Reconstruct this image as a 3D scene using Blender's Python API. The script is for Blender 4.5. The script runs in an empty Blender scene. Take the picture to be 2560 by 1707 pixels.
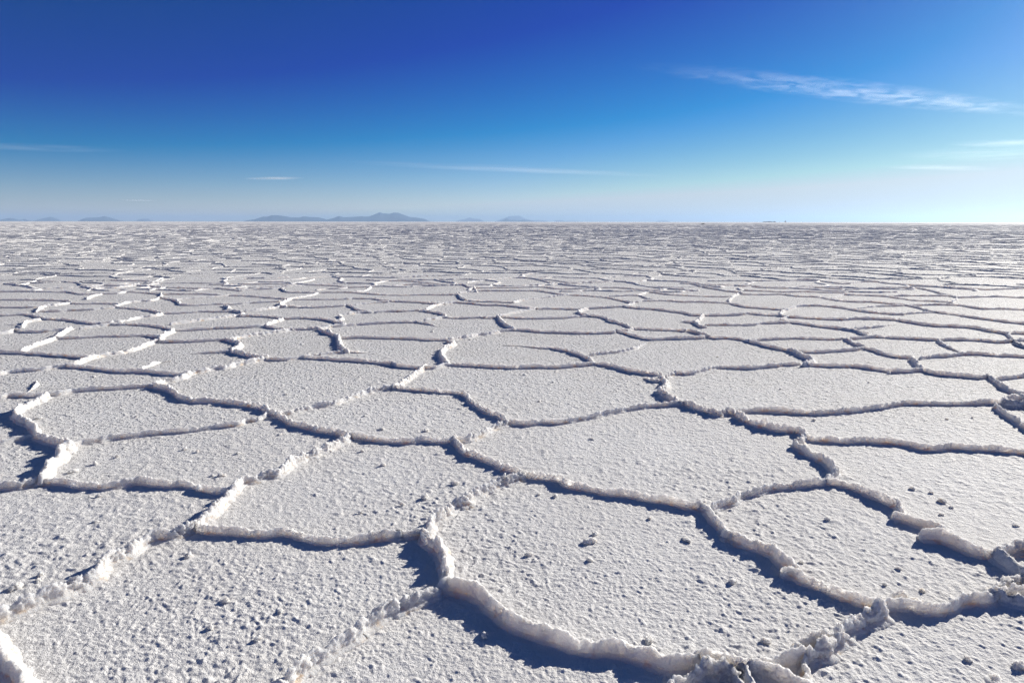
import bpy, math, random
import numpy as np
from mathutils import Vector, Matrix

# ------------------------------------------------------------------ camera, sky, sun
scene = bpy.context.scene
COL = scene.collection
EYE = 1.6
PITCH = math.radians(9.935)
SUN_AZ = math.radians(47.0)      # to the right of the view direction (+Y)
SUN_EL = math.radians(22.0)

cam_data = bpy.data.cameras.new('camera')
cam_data.lens = 24.0
cam_data.sensor_width = 36.0
cam_data.clip_start = 0.05
cam_data.clip_end = 400000.0
cam = bpy.data.objects.new('camera', cam_data)
COL.objects.link(cam)
cam.location = (0, 0, EYE)
cam.rotation_euler = (Matrix.Rotation(math.pi/2 - PITCH, 3, 'X') @ Matrix.Rotation(math.radians(0.067), 3, 'Z')).to_euler()
scene.camera = cam

scene.view_settings.view_transform = 'Standard'
scene.view_settings.look = 'None'
scene.view_settings.gamma = 1.0
EXPOSURE = 0.56
scene.view_settings.exposure = EXPOSURE
scene.cycles.volume_bounces = 1
scene.cycles.max_bounces = 6
scene.cycles.diffuse_bounces = 3
scene.cycles.use_denoising = True
scene.cycles.denoiser = 'OPENIMAGEDENOISE'
scene.cycles.denoising_input_passes = 'RGB_ALBEDO_NORMAL'
scene.cycles.denoising_prefilter = 'NONE'
scene.cycles.volume_max_steps = 128
scene.cycles.sample_clamp_indirect = 4

SUN_DIR = Vector((math.sin(SUN_AZ)*math.cos(SUN_EL), math.cos(SUN_AZ)*math.cos(SUN_EL), math.sin(SUN_EL)))
sl = bpy.data.lights.new('sun', 'SUN')
sl.energy = 5.0
sl.angle = math.radians(0.53)
sl.color = (1.0, 0.948, 0.84)
sun = bpy.data.objects.new('sun', sl)
COL.objects.link(sun)
sun.rotation_euler = (-SUN_DIR).to_track_quat('-Z', 'Y').to_euler()

K_ = 0.075*2**EXPOSURE
G_ = 2**(0.2-EXPOSURE)
SKY_GAIN = (1.8*G_, 1.4*G_, 1.12*G_)
SKY_OFFSET = (-1.8*0.115/K_, -1.4*0.150/K_, -0.095/K_)
world = bpy.data.worlds.new('World')
scene.world = world
world.use_nodes = True
wn, wl = world.node_tree.nodes, world.node_tree.links
wn.clear()
w_out = wn.new('ShaderNodeOutputWorld')
w_bg = wn.new('ShaderNodeBackground')
w_bg.inputs['Strength'].default_value = 0.075
sky = wn.new('ShaderNodeTexSky')
sky.sky_type = 'NISHITA'
sky.sun_disc = False
sky.sun_elevation = SUN_EL
sky.sun_rotation = SUN_AZ
sky.altitude = 3650
sky.air_density = 1.0
sky.dust_density = 1.0
sky.ozone_density = 3.0
hsv = wn.new('ShaderNodeHueSaturation')
hsv.inputs['Saturation'].default_value = 1.25
wl.new(sky.outputs['Color'], hsv.inputs['Color'])
# polarised, contrasty sky: scale and offset each channel of the Nishita sky
grade = wn.new('ShaderNodeVectorMath'); grade.operation = 'MULTIPLY_ADD'
grade.inputs[1].default_value = SKY_GAIN
grade.inputs[2].default_value = SKY_OFFSET
floor_ = wn.new('ShaderNodeVectorMath'); floor_.operation = 'MAXIMUM'; floor_.inputs[1].default_value = (0, 0.05/K_, 0)
wl.new(hsv.outputs['Color'], grade.inputs[0])
wl.new(grade.outputs[0], floor_.inputs[0])
cap_ = wn.new('ShaderNodeVectorMath'); cap_.operation = 'MINIMUM'; cap_.inputs[1].default_value = (0.60/K_, 0.68/K_, 0.72/K_)
wl.new(floor_.outputs[0], cap_.inputs[0])
# the deep polarised band lies on the far side of the flat (+Y); overhead and behind, the sky is dimmed and tinted blue to set the shadow fill
w_tc = wn.new('ShaderNodeTexCoord'); w_sep = wn.new('ShaderNodeSeparateXYZ'); w_mr = wn.new('ShaderNodeMapRange')
w_mr.inputs['From Min'].default_value = 0.25; w_mr.inputs['From Max'].default_value = 0.62
w_mix = wn.new('ShaderNodeMix'); w_mix.data_type = 'RGBA'
wl.new(w_tc.outputs['Generated'], w_sep.inputs[0]); wl.new(w_sep.outputs['Y'], w_mr.inputs['Value'])
wl.new(w_mr.outputs[0], w_mix.inputs[0]); w_dim = wn.new('ShaderNodeVectorMath'); w_dim.operation = 'MULTIPLY'; w_dim.inputs[1].default_value = (0.36, 0.44, 0.74)
wl.new(sky.outputs['Color'], w_dim.inputs[0]); wl.new(w_dim.outputs[0], w_mix.inputs[6]); wl.new(cap_.outputs[0], w_mix.inputs[7])
wl.new(w_mix.outputs[2], w_bg.inputs['Color'])
wl.new(w_bg.outputs['Background'], w_out.inputs['Surface'])

CLOUDS = True
HAZE = 3.2e-5
RIDGES = [
 ([(-2.137,2.535),(-2.088,2.553),(-2.057,2.587),(-2.014,2.636),(-1.995,2.682),(-1.967,2.717),(-1.929,2.773),(-1.883,2.831),(-1.868,2.877),(-1.904,2.972),(-1.895,3.039),(-1.863,3.099),(-1.848,3.18),(-1.811,3.256),(-1.734,3.275),(-1.692,3.334),(-1.671,3.385)], 5.45, 2.09, 1.3, 0, 0, 'bright sunlit rough ridge running from the left edge up to the lower left junction'),
 ([(-2.033,2.426),(-1.952,2.349),(-1.884,2.286),(-1.809,2.226),(-1.725,2.16),(-1.616,2.062)], 5.8, 2.7, 0.8, 0, 0, 'glaring white salt ridge in the bottom left corner of the photo'),
 ([(-1.673,3.39),(-1.675,3.475),(-1.649,3.564),(-1.656,3.694),(-1.659,3.846),(-1.673,4.012),(-1.605,4.055),(-1.562,4.114),(-1.491,4.158),(-1.476,4.316),(-1.427,4.45),(-1.371,4.538),(-1.317,4.647),(-1.254,4.782),(-1.213,4.883)], 5.2, 2.09, 1.4, 0, 0, 'bright crumbly ridge climbing diagonally right from the lower left junction'),
 ([(-1.666,3.375),(-1.512,3.327),(-1.374,3.313),(-1.272,3.299),(-1.174,3.319),(-1.063,3.273),(-0.955,3.228),(-0.859,3.221),(-0.777,3.239),(-0.706,3.272),(-0.576,3.285),(-0.596,3.295),(-0.501,3.305),(-0.46,3.331)], 4.3, 1.44, 0.7, 0, 0, 'smooth-faced ridge between the lower left junction and the lower centre junction'),
 ([(-2.924,4.013),(-2.815,4.022),(-2.673,3.979),(-2.494,3.942),(-2.407,3.97),(-2.309,4.02),(-2.208,3.989),(-2.096,3.974),(-2.017,3.982),(-1.884,3.919),(-1.768,3.865),(-1.695,3.872)], 4.05, 1.35, 0.8, 0, 0, 'low ridge along the near side of the left plate, ending at the bright diagonal ridge'),
 ([(-3.141,3.893),(-3.106,3.928),(-3.058,3.947),(-2.995,3.947),(-2.962,3.988),(-2.936,4.031)], 3.95, 1.83, 1.2, 0, 0, 'short crumbled ridge reaching the left edge, left of the bright knee-shaped ridge'),
 ([(-2.912,3.999),(-2.961,4.13),(-3.049,4.286),(-3.069,4.419),(-3.138,4.571),(-3.125,4.653)], 5.95, 2.35, 1.3, 0, 0, 'thick bright ridge stub casting a dark shadow on the far left plate'),
 ([(-3.139,4.674),(-3.238,4.724),(-3.338,4.783),(-3.427,4.823),(-3.575,4.939),(-3.683,5.077),(-3.851,5.252),(-3.977,5.334),(-4.126,5.484),(-4.215,5.67),(-4.225,5.81),(-4.24,5.987),(-4.269,6.111)], 5.45, 2.09, 1.2, 0, 0, 'curved ridge bulging toward the left edge with long shadows on its left'),
 ([(-3.849,4.833),(-3.744,4.793),(-3.684,4.865),(-3.597,4.922)], 3.05, 1.12, 1, 0, 0, 'faint low ridge joining the left bulging ridge from the left edge'),
 ([(-3.164,4.712),(-3.12,4.79),(-3.031,4.849),(-2.947,4.923),(-2.793,4.994),(-2.631,5.058),(-2.51,5.08),(-2.399,5.124),(-2.308,5.192),(-2.179,5.238),(-2.147,5.333),(-2.064,5.367),(-2.046,5.492)], 3.8, 1.35, 0.8, 0, 0, 'long straight shaded ridge between the two left plates, rising gently to the right'),
 ([(-4.294,6.146),(-4.428,6.147),(-4.586,6.147),(-4.658,6.116),(-4.675,6.054),(-4.744,5.981)], 3.8, 1.6, 0.8, 0, 0, 'low dark-faced ridge at the left edge, level with the far rim of the left plate'),
 ([(-4.309,6.169),(-4.227,6.201),(-4.162,6.299),(-4.013,6.399),(-3.789,6.468),(-3.633,6.516),(-3.527,6.537)], 4.05, 1.75, 0.8, 0, 0, 'dark-faced ridge along the far left rim of the big left plate'),
 ([(-3.517,6.518),(-3.381,6.447),(-3.225,6.33),(-3.088,6.146),(-2.897,5.971),(-2.692,5.958),(-2.457,5.868),(-2.2,5.741),(-2.043,5.588)], 4.55, 1.9, 1.1, 0, 0, 'stout white ridge along the far right rim of the big left plate'),
 ([(-2.043,5.588),(-1.936,5.483),(-1.795,5.308),(-1.616,5.167),(-1.426,5.054),(-1.311,5.01),(-1.215,4.924)], 4.55, 1.8, 1.1, 0, 0, 'short thick ridge left of the centre, between two junctions, shadow below it'),
 ([(-1.216,4.923),(-1.123,4.931),(-1.009,4.869),(-0.85,4.827),(-0.725,4.827),(-0.643,4.867),(-0.538,4.826),(-0.434,4.858)], 4.3, 1.44, 0.6, 0, 0, 'smooth tan-streaked ridge just left of the centre of the photo'),
 ([(-1.962,5.515),(-1.879,5.566),(-1.772,5.689),(-1.718,5.755),(-1.592,5.84),(-1.514,6.017),(-1.416,6.205),(-1.315,6.337),(-1.23,6.418),(-1.16,6.487)], 3.5, 1.62, 1.6, 0, 0, 'beaded crumbly ridge of small lumps rising to the right, left of centre'),
 ([(-1.153,6.445),(-1.113,6.61),(-1.077,6.813),(-1.031,7.112),(-0.988,7.338),(-0.966,7.541)], 4.25, 2.03, 1.5, 0, 0, 'short bright lumpy ridge leaning right at the top of the beaded ridge'),
 ([(-1.133,6.476),(-0.986,6.433),(-0.779,6.35),(-0.629,6.315),(-0.496,6.268),(-0.424,6.151),(-0.349,5.935),(-0.233,5.677),(-0.127,5.517),(-0.041,5.355)], 4.05, 1.44, 1.1, 0, 0, 'ridge bending down to the right into the peaked centre junction'),
 ([(-0.429,4.872),(-0.351,4.839),(-0.268,4.942),(-0.195,5.049),(-0.133,5.16),(-0.04,5.276)], 4.45, 1.57, 1.4, 0, 0, 'short broken ridge linking the two centre junctions'),
 ([(-0.074,5.259),(0.001,5.302),(0.123,5.268),(0.275,5.325),(0.398,5.315),(0.514,5.378),(0.648,5.462),(0.742,5.539),(0.887,5.645),(1.033,5.738),(1.195,5.811),(1.366,5.839),(1.493,5.867),(1.568,5.896)], 4.05, 1.44, 0.9, 0, 0, 'long gently curved ridge along the far side of the large central plate'),
 ([(-0.434,4.859),(-0.363,4.67),(-0.308,4.563),(-0.221,4.48),(-0.137,4.384),(-0.056,4.285),(0.022,4.2),(0.065,4.153)], 4.55, 1.71, 1, 0, 0, 'amber-flecked ridge sloping down right from the centre junction'),
 ([(0.065,4.102),(0.0,4.044),(-0.073,3.993),(-0.123,3.913),(-0.182,3.851),(-0.229,3.786),(-0.273,3.699),(-0.328,3.663),(-0.346,3.556),(-0.398,3.5),(-0.427,3.43),(-0.44,3.347),(-0.456,3.311)], 5.45, 2.09, 1.7, 0, 0, 'jagged flaky ridge running down left to the lower centre junction'),
 ([(-0.457,3.296),(-0.41,3.209),(-0.36,3.135),(-0.324,3.03),(-0.307,2.916),(-0.291,2.824),(-0.296,2.777)], 5.7, 2.09, 1.5, 0, 0, 'upright bright ridge with a broad shadow to its left, lower centre'),
 ([(-0.308,2.746),(-0.273,2.768),(-0.208,2.753),(-0.147,2.708),(-0.108,2.653),(-0.078,2.601),(-0.035,2.55),(0.013,2.507),(0.067,2.471),(0.119,2.437),(0.176,2.397),(0.238,2.353),(0.3,2.336),(0.365,2.342),(0.425,2.321),(0.482,2.285),(0.537,2.249),(0.596,2.236),(0.675,2.261)], 5.8, 2.02, 0.7, 0, 0, 'biggest thick smooth ridge sweeping across the bottom centre with a wide shadow'),
 ([(0.667,2.256),(0.731,2.261),(0.787,2.241),(0.831,2.226),(0.892,2.226),(0.959,2.241),(1.031,2.265),(1.081,2.296)], 5.8, 1.8, 0.7, 0, 0, 'tall pale slab ridge at the bottom edge, right of centre'),
 ([(0.537,2.092),(0.581,2.127),(0.63,2.159),(0.685,2.206),(0.74,2.207),(0.786,2.198),(0.785,2.168)], 5.45, 1.83, 1.5, 0, 0, 'broken crust slab tilted up in front of the bottom ridge'),
 ([(0.825,2.205),(0.887,2.21),(0.937,2.181),(0.972,2.149),(1.005,2.113),(1.026,2.07)], 4.8, 2.02, 0.9, 0, 0, 'smooth slab leaning toward the bottom edge, under the bottom ridge'),
 ([(1.098,2.311),(1.061,2.26),(1.048,2.202),(1.037,2.146),(1.022,2.084)], 4.95, 1.3, 1.3, 0, 0, 'narrow split crust edge running down to the bottom edge, right of centre'),
 ([(1.077,2.286),(1.132,2.311),(1.191,2.343),(1.247,2.381),(1.297,2.431),(1.35,2.471),(1.408,2.519),(1.468,2.556),(1.535,2.603)], 6.45, 2.61, 2.0, 0, 0, 'very rough heaped ridge of broken chunks, lower right'),
 ([(1.039,2.306),(1.087,2.353),(1.168,2.39),(1.224,2.407)], 4.95, 1.83, 1.4, 1, 0, 'flaky crust shelf behind the heaped rough ridge'),
 ([(1.529,2.618),(1.598,2.64),(1.667,2.635),(1.71,2.611),(1.764,2.595),(1.827,2.617),(1.912,2.661),(1.966,2.677),(2.035,2.683),(2.086,2.704),(2.17,2.729),(2.233,2.752),(2.333,2.788)], 5.05, 1.8, 1.1, 0, 0, 'thick ridge running to the right edge near the lower right corner'),
 ([(1.592,2.706),(1.667,2.708),(1.722,2.703),(1.756,2.686)], 3.7, 1.3, 1.5, 1, 1, 'thin broken flake lying behind the lower right junction'),
 ([(1.533,2.637),(1.499,2.655),(1.453,2.709),(1.407,2.751),(1.363,2.802),(1.329,2.847),(1.289,2.897),(1.248,2.904)], 4.8, 1.71, 0.8, 0, 0, 'amber-striped ridge section ending left at a blunt step, right of centre'),
 ([(1.324,2.925),(1.32,2.973),(1.29,3.04),(1.274,3.106),(1.225,3.154),(1.179,3.191),(1.141,3.257),(1.1,3.293)], 4.95, 1.83, 1.3, 0, 0, 'ragged ridge section above the blunt step, with a dark shadow below'),
 ([(1.112,3.263),(1.112,3.363),(1.108,3.469),(1.097,3.558),(1.091,3.656)], 5.05, 1.89, 1.1, 0, 0, 'steep ridge section dropping from the peaked right junction'),
 ([(1.099,3.681),(1.02,3.657),(0.968,3.682),(0.89,3.723),(0.799,3.761),(0.719,3.813),(0.578,3.862),(0.442,3.914),(0.334,3.977),(0.288,4.072),(0.183,4.102),(0.065,4.138)], 4.55, 1.62, 0.7, 0, 0, 'long clean ridge along the near side of the large central plate'),
 ([(1.133,3.621),(1.203,3.688),(1.277,3.737),(1.35,3.81),(1.415,3.839),(1.51,3.892),(1.635,3.951),(1.729,3.979),(1.846,4.007),(1.941,4.021)], 4.3, 1.62, 1.1, 0, 0, 'arched dark-faced ridge between the peaked right junction and the next junction right'),
 ([(1.954,4.038),(2.031,4.0),(2.098,3.944),(2.133,3.852),(2.173,3.759),(2.195,3.655),(2.169,3.566)], 4.8, 1.71, 0.8, 0, 0, 'arched ridge with an orange-stained face, right of centre'),
 ([(2.104,3.526),(2.147,3.471),(2.188,3.417),(2.231,3.354),(2.225,3.294)], 4.8, 2.02, 0.8, 0, 0, 'short smooth slab ridge stepping down right of the orange-stained ridge'),
 ([(2.106,3.265),(2.173,3.261),(2.2,3.236),(2.226,3.17),(2.257,3.115),(2.317,3.094),(2.346,3.041),(2.337,2.961),(2.318,2.881)], 5.8, 2.25, 0.8, 0, 0, 'massive smooth ridge sloping down to the right edge'),
 ([(2.334,3.058),(2.44,3.125),(2.531,3.155),(2.627,3.174)], 5.7, 2.35, 1.2, 0, 0, 'knobby ridge stub at the right edge beside the massive ridge'),
 ([(2.344,2.914),(2.313,2.86),(2.239,2.823),(2.134,2.772),(2.074,2.722)], 4.95, 2.35, 1.5, 0, 0, 'heap of crusty chunks at the right edge above the corner ridge'),
 ([(1.959,4.049),(2.062,4.169),(2.087,4.247),(2.108,4.378),(2.077,4.517),(2.071,4.657),(2.048,4.734)], 5.55, 2.02, 1.1, 0, 0, 'lumpy thick ridge linking two right-hand junctions, shadow to its left'),
 ([(1.55,5.862),(1.592,5.747),(1.676,5.625),(1.734,5.529),(1.844,5.608),(1.887,5.477),(1.907,5.326),(1.968,5.23),(2.041,5.137),(2.129,5.092),(2.204,5.082),(2.205,4.96)], 5.7, 2.09, 1.2, 0, 0, 'rough thick ridge slanting down right from the junction right of centre'),
 ([(2.057,4.755),(2.126,4.802),(2.228,4.967)], 5.45, 2.09, 1.5, 0, 0, 'knotted peak of salt where three right-hand ridges meet'),
 ([(2.198,4.882),(2.281,4.869),(2.45,4.828),(2.611,4.848),(2.758,4.819),(2.886,4.759),(2.919,4.689),(3.041,4.669),(3.181,4.699),(3.259,4.668),(3.399,4.66),(3.505,4.622),(3.587,4.585),(3.676,4.548)], 4.55, 1.71, 0.6, 0, 0, 'long smooth ridge running from the knotted peak to the right edge'),
 ([(1.925,5.636),(2.094,5.662),(2.269,5.661),(2.464,5.606),(2.608,5.606),(2.85,5.659),(3.052,5.713),(3.169,5.768),(3.303,5.796),(3.481,5.9),(3.669,5.911),(3.87,5.892),(4.108,5.909),(4.295,5.938),(4.383,5.89)], 4.2, 1.7, 0.7, 0, 0, 'very long even ridge with a dark face, across the right side above the smooth ridge'),
 ([(4.244,5.801),(4.18,5.606),(4.116,5.399),(4.063,5.229),(3.99,4.96)], 4.8, 1.8, 0.9, 0, 0, 'ridge dropping off the right edge below the lumpy right-hand knot'),
 ([(4.38,5.866),(4.458,5.986),(4.585,6.065),(4.713,6.109),(4.876,6.121)], 4.5, 2.32, 1.3, 0, 0, 'lumpy knot of ridge at the right edge, halfway down the photo'),
 ([(5.0,6.997),(4.868,6.668),(4.789,6.416),(4.788,6.28),(4.772,6.149)], 4.25, 2.2, 1.2, 0, 0, 'short ridge slanting down to the lumpy knot at the right edge'),
 ([(1.512,5.872),(1.453,5.974),(1.418,6.162),(1.421,6.361),(1.509,6.501),(1.541,6.722),(1.535,6.918)], 5.25, 2.9, 1.6, 0, 0, 'knobbly broad ridge heap joining two junctions right of centre'),
 ([(1.387,6.942),(1.432,6.816),(1.49,6.762)], 3.25, 1.45, 1.4, 1, 0, 'small broken flake poking left from the knobbly ridge heap'),
 ([(1.541,7.065),(1.371,7.167),(1.186,7.389),(1.061,7.576),(0.932,7.625)], 4.3, 1.8, 1, 0, 0, 'ridge sloping down right into the knobbly heap, upper right of centre'),
 ([(0.931,7.615),(0.749,7.539),(0.513,7.447),(0.286,7.449),(0.039,7.404),(-0.15,7.433),(-0.342,7.499),(-0.536,7.547),(-0.747,7.548),(-0.847,7.409),(-0.969,7.41)], 4.1, 1.7, 0.7, 0, 0, 'long level ridge straight across the centre, above the middle of the photo'),
 ([(0.939,7.685),(0.844,8.097),(0.686,8.437),(0.526,8.617),(0.332,8.68),(0.114,8.807),(-0.11,8.847)], 4.05, 1.6, 1.1, 0, 1, 'ridge tapering to nothing toward the upper left inside the upper centre plate'),
 ([(0.953,8.15),(1.157,8.283),(1.385,8.396),(1.539,8.548),(1.732,8.884),(1.927,9.121)], 3.55, 1.62, 1.4, 0, 1, 'thin ridge rising right with a loose broken end, upper right of centre'),
 ([(1.6,6.943),(1.738,7.116),(1.923,7.132),(2.067,7.261),(2.161,7.331),(2.306,7.439),(2.47,7.42),(2.658,7.419),(2.87,7.482),(3.097,7.575),(3.29,7.622)], 4.05, 1.7, 1, 0, 0, 'ridge rising right from the knobbly heap along a wide right-hand plate'),
 ([(3.294,7.542),(3.495,7.806),(3.489,8.1),(3.522,8.382),(3.491,8.465)], 4.75, 2.61, 1.4, 0, 0, 'fat short lumpy ridge standing out on the upper right plates'),
 ([(3.312,7.582),(3.559,7.533),(3.837,7.513),(3.97,7.401),(4.094,7.283),(4.254,7.238),(4.473,7.281),(4.503,7.193),(4.606,7.065),(4.748,7.006),(4.882,6.94),(4.998,6.98)], 4.3, 1.75, 0.8, 0, 0, 'long straight-edged ridge on the far side of the wide right-hand plate'),
 ([(5.005,6.99),(5.026,6.893),(5.242,6.948),(5.382,7.013),(5.6,7.07)], 4.05, 1.75, 0.8, 0, 0, 'ridge end reaching the right edge above the lumpy knot'),
 ([(4.488,7.322),(4.598,7.601),(4.733,7.901)], 4.75, 2.61, 1.3, 0, 0, 'short stubby lump of ridge in the upper right with dark left side'),
 ([(4.783,8.01),(4.632,8.086),(4.578,8.252),(4.573,8.483),(4.527,8.604)], 3.8, 1.6, 1, 0, 0, None),
 ([(4.532,8.613),(4.333,8.518),(4.079,8.437),(3.84,8.38),(3.628,8.381),(3.513,8.359)], 3.6, 1.5, 0.8, 0, 0, None),
 ([(4.555,8.702),(4.552,8.986),(4.601,9.302)], 4.25, 2.32, 1.2, 0, 0, None),
 ([(4.843,7.957),(5.102,8.083),(5.32,8.136),(5.557,8.245),(5.765,8.244),(5.911,8.154),(6.085,8.109),(6.31,8.0)], 3.8, 1.6, 0.8, 0, 0, None),
 ([(3.496,8.475),(3.351,8.72),(3.265,8.979),(3.175,9.252),(3.033,9.396),(2.868,9.397),(2.711,9.516)], 4.1, 1.7, 0.9, 0, 0, None),
 ([(3.194,9.102),(3.484,9.266),(3.745,9.335),(4.022,9.376),(4.262,9.332),(4.501,9.287),(4.628,9.358)], 3.8, 1.6, 0.8, 0, 0, None),
 ([(4.678,9.315),(4.879,9.386),(5.129,9.501),(5.367,9.411),(5.57,9.352),(5.8,9.265),(6.13,9.305),(6.434,9.232),(6.569,9.093),(6.814,9.146)], 4.05, 1.7, 0.8, 0, 0, None),
 ([(5.834,9.224),(5.69,8.862),(5.643,8.611),(5.635,8.397),(5.746,8.373)], 3.45, 1.74, 1.2, 0, 1, None),
 ([(2.683,9.422),(2.415,9.366),(2.169,9.325),(1.943,9.256),(1.772,9.473),(1.655,9.777),(1.543,10.018)], 4.2, 1.75, 0.9, 0, 0, None),
 ([(1.504,9.839),(1.164,9.795),(0.872,9.844),(0.625,9.878),(0.379,9.96),(0.13,10.093),(-0.073,10.012),(-0.198,9.932)], 3.95, 1.6, 0.8, 0, 0, None),
 ([(-0.197,9.898),(-0.317,9.742),(-0.483,9.621),(-0.595,9.473),(-0.729,9.344),(-0.87,9.204)], 3.65, 1.74, 1.4, 0, 0, None),
 ([(-0.86,9.105),(-0.769,8.839),(-0.862,8.529),(-0.877,8.216),(-0.803,7.893),(-0.735,7.594)], 4.75, 2.32, 1.5, 0, 0, 'bright upright zigzag ridge with a shadow on its left, just left of centre top plates'),
 ([(-0.894,9.222),(-1.116,9.223),(-1.359,9.295),(-1.601,9.339),(-1.843,9.37),(-2.089,9.415),(-2.357,9.345)], 3.9, 1.6, 0.8, 0, 0, None),
 ([(-2.902,10.1),(-2.664,9.775),(-2.433,9.397),(-2.273,8.849),(-2.112,8.418),(-2.038,8.302)], 4.75, 2.32, 1.4, 0, 0, 'bright hooked ridge left of centre with a dark shadow on its left'),
 ([(-2.068,8.365),(-2.198,8.252),(-2.335,8.143),(-2.443,8.089),(-2.493,8.015)], 3.45, 1.74, 1.3, 0, 0, None),
 ([(-2.052,8.341),(-1.925,8.34),(-1.793,8.317)], 2.8, 1.0, 1, 0, 1, None),
 ([(-2.469,7.972),(-2.227,7.898),(-1.968,7.825),(-1.693,7.743),(-1.478,7.644),(-1.264,7.547),(-1.369,7.595),(-1.193,7.453),(-0.995,7.388)], 4.2, 1.7, 0.9, 0, 0, None),
 ([(-2.474,7.986),(-2.616,7.862),(-2.769,7.843),(-2.926,7.864)], 3.9, 1.6, 0.9, 0, 0, None),
 ([(-2.919,7.844),(-3.0,7.714),(-3.1,7.57),(-3.158,7.385),(-3.252,7.341),(-3.325,7.21),(-3.414,7.125),(-3.44,7.025)], 3.85, 1.97, 1.4, 0, 0, 'crumbly ridge of bright and dark lumps rising right, upper left'),
 ([(-3.428,7.019),(-3.402,6.89),(-3.453,6.797),(-3.519,6.721),(-3.53,6.559)], 4.0, 2.09, 1.4, 0, 0, None),
 ([(-3.444,7.034),(-3.662,7.076),(-3.85,7.161),(-4.057,7.205),(-4.241,7.206),(-4.477,7.295),(-4.718,7.386),(-4.973,7.46)], 4.1, 1.7, 0.9, 0, 0, None),
 ([(-4.975,7.464),(-5.074,7.355),(-5.145,7.267),(-5.245,7.224),(-5.379,7.157),(-5.415,7.056),(-5.509,6.991)], 3.8, 1.6, 0.8, 0, 0, None),
 ([(-4.998,7.499),(-4.941,7.622),(-4.976,7.87),(-4.94,8.079),(-4.851,8.209),(-4.784,8.39),(-4.764,8.591),(-4.798,8.905),(-4.763,9.103)], 4.0, 2.09, 1.4, 0, 0, 'bright diagonal ridge in the upper left, rising toward the right'),
 ([(-6.446,8.282),(-6.303,8.259),(-6.135,8.258),(-5.906,8.201),(-5.681,8.145),(-5.459,8.089),(-5.26,8.035),(-5.041,7.96)], 3.9, 1.65, 0.8, 0, 0, None),
 ([(-6.096,8.322),(-6.2,8.654),(-6.239,8.972),(-6.306,9.243),(-6.441,9.576),(-6.577,9.917),(-6.668,10.197)], 4.15, 2.09, 1.4, 0, 0, None),
 ([(-6.324,9.307),(-6.035,9.333),(-5.749,9.446),(-5.406,9.473),(-5.205,9.545),(-4.925,9.397)], 3.8, 1.6, 0.8, 0, 0, None),
 ([(-4.718,9.024),(-4.912,9.444),(-4.965,9.792),(-5.004,9.984)], 4.75, 2.44, 1.3, 0, 0, None),
 ([(-5.054,10.05),(-5.313,10.287),(-5.612,10.463),(-5.936,10.574),(-6.203,10.576),(-6.332,10.434),(-6.432,10.295),(-6.514,10.177)], 3.95, 1.65, 0.8, 0, 0, None),
 ([(-4.711,9.022),(-4.484,9.047),(-4.266,9.072),(-4.072,9.152),(-3.926,9.22)], 3.8, 1.6, 0.8, 0, 0, None),
 ([(-3.918,9.202),(-3.642,8.944),(-3.519,8.688),(-3.508,8.388),(-3.368,8.251),(-3.118,8.03),(-2.886,7.893)], 4.35, 2.2, 1.2, 0, 0, 'S-bent ridge with shadow below, upper left of centre'),
 ([(-3.827,9.233),(-3.751,9.461),(-3.592,9.684),(-3.45,9.837),(-3.278,10.078),(-3.073,10.16),(-2.92,10.209)], 3.75, 1.86, 1.4, 0, 0, None),
 ([(-3.938,8.215),(-3.801,8.281),(-3.626,8.314),(-3.512,8.37)], 3.1, 1.3, 1, 1, 0, None),
 ([(-4.088,7.365),(-4.066,7.576),(-4.052,7.74),(-3.973,7.759)], 2.75, 1.28, 1.3, 0, 1, None),
 ([(-4.849,6.795),(-4.683,6.535),(-4.609,6.315)], 3.25, 1.51, 1.3, 1, 1, None),
 ([(-4.993,9.977),(-4.73,10.089),(-4.456,10.221),(-4.173,10.287),(-3.945,10.371),(-3.845,10.494)], 3.8, 1.6, 0.8, 0, 0, None),
 ([(-3.83,10.452),(-3.524,10.208),(-3.271,10.072)], 3.9, 1.6, 1, 0, 0, None),
 ([(-3.811,10.436),(-3.856,10.799),(-3.799,11.048),(-3.796,11.22)], 4.15, 2.2, 1.3, 0, 0, None),
 ([(-2.904,10.305),(-2.723,10.408),(-2.403,10.621),(-2.11,10.767),(-1.854,10.86),(-1.518,10.895)], 3.9, 1.6, 0.9, 0, 0, None),
 ([(-1.548,10.915),(-1.38,10.78),(-1.155,10.449)], 3.6, 1.5, 1, 0, 1, None),
 ([(-1.44,11.088),(-1.28,11.26),(-1.126,11.438),(-0.799,11.345),(-0.558,11.433),(-0.31,11.394),(-0.238,11.522)], 3.8, 1.55, 0.8, 0, 0, None),
 ([(-0.239,11.548),(-0.181,11.013),(-0.105,10.603),(0.031,10.105)], 4.75, 2.44, 1.3, 0, 0, None),
 ([(-0.177,11.558),(0.06,11.391),(0.427,11.334),(0.675,11.386),(0.923,11.42),(1.185,11.565),(1.318,11.639)], 3.8, 1.55, 0.8, 0, 0, None),
 ([(-0.204,11.666),(0.011,12.014),(0.224,12.32),(0.461,12.641)], 3.55, 1.74, 1.4, 0, 0, None),
 ([(-1.323,13.332),(-1.098,13.579),(-0.798,13.45),(-0.5,13.202),(-0.215,13.199),(0.068,12.959),(0.474,12.615),(0.746,12.613),(1.149,12.565),(1.366,12.563)], 3.95, 1.6, 0.9, 0, 0, None),
 ([(1.384,12.611),(1.186,12.102),(1.325,11.706),(1.545,11.46),(1.606,11.018),(1.744,10.686),(1.825,10.225)], 4.5, 2.0, 1.1, 0, 0, None),
 ([(1.825,10.222),(2.142,10.147),(2.56,10.044),(2.549,9.974)], 3.8, 1.55, 0.8, 0, 0, None),
 ([(1.817,10.178),(1.677,9.994),(1.547,9.995)], 4.0, 2.03, 1.2, 0, 0, None),
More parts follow.
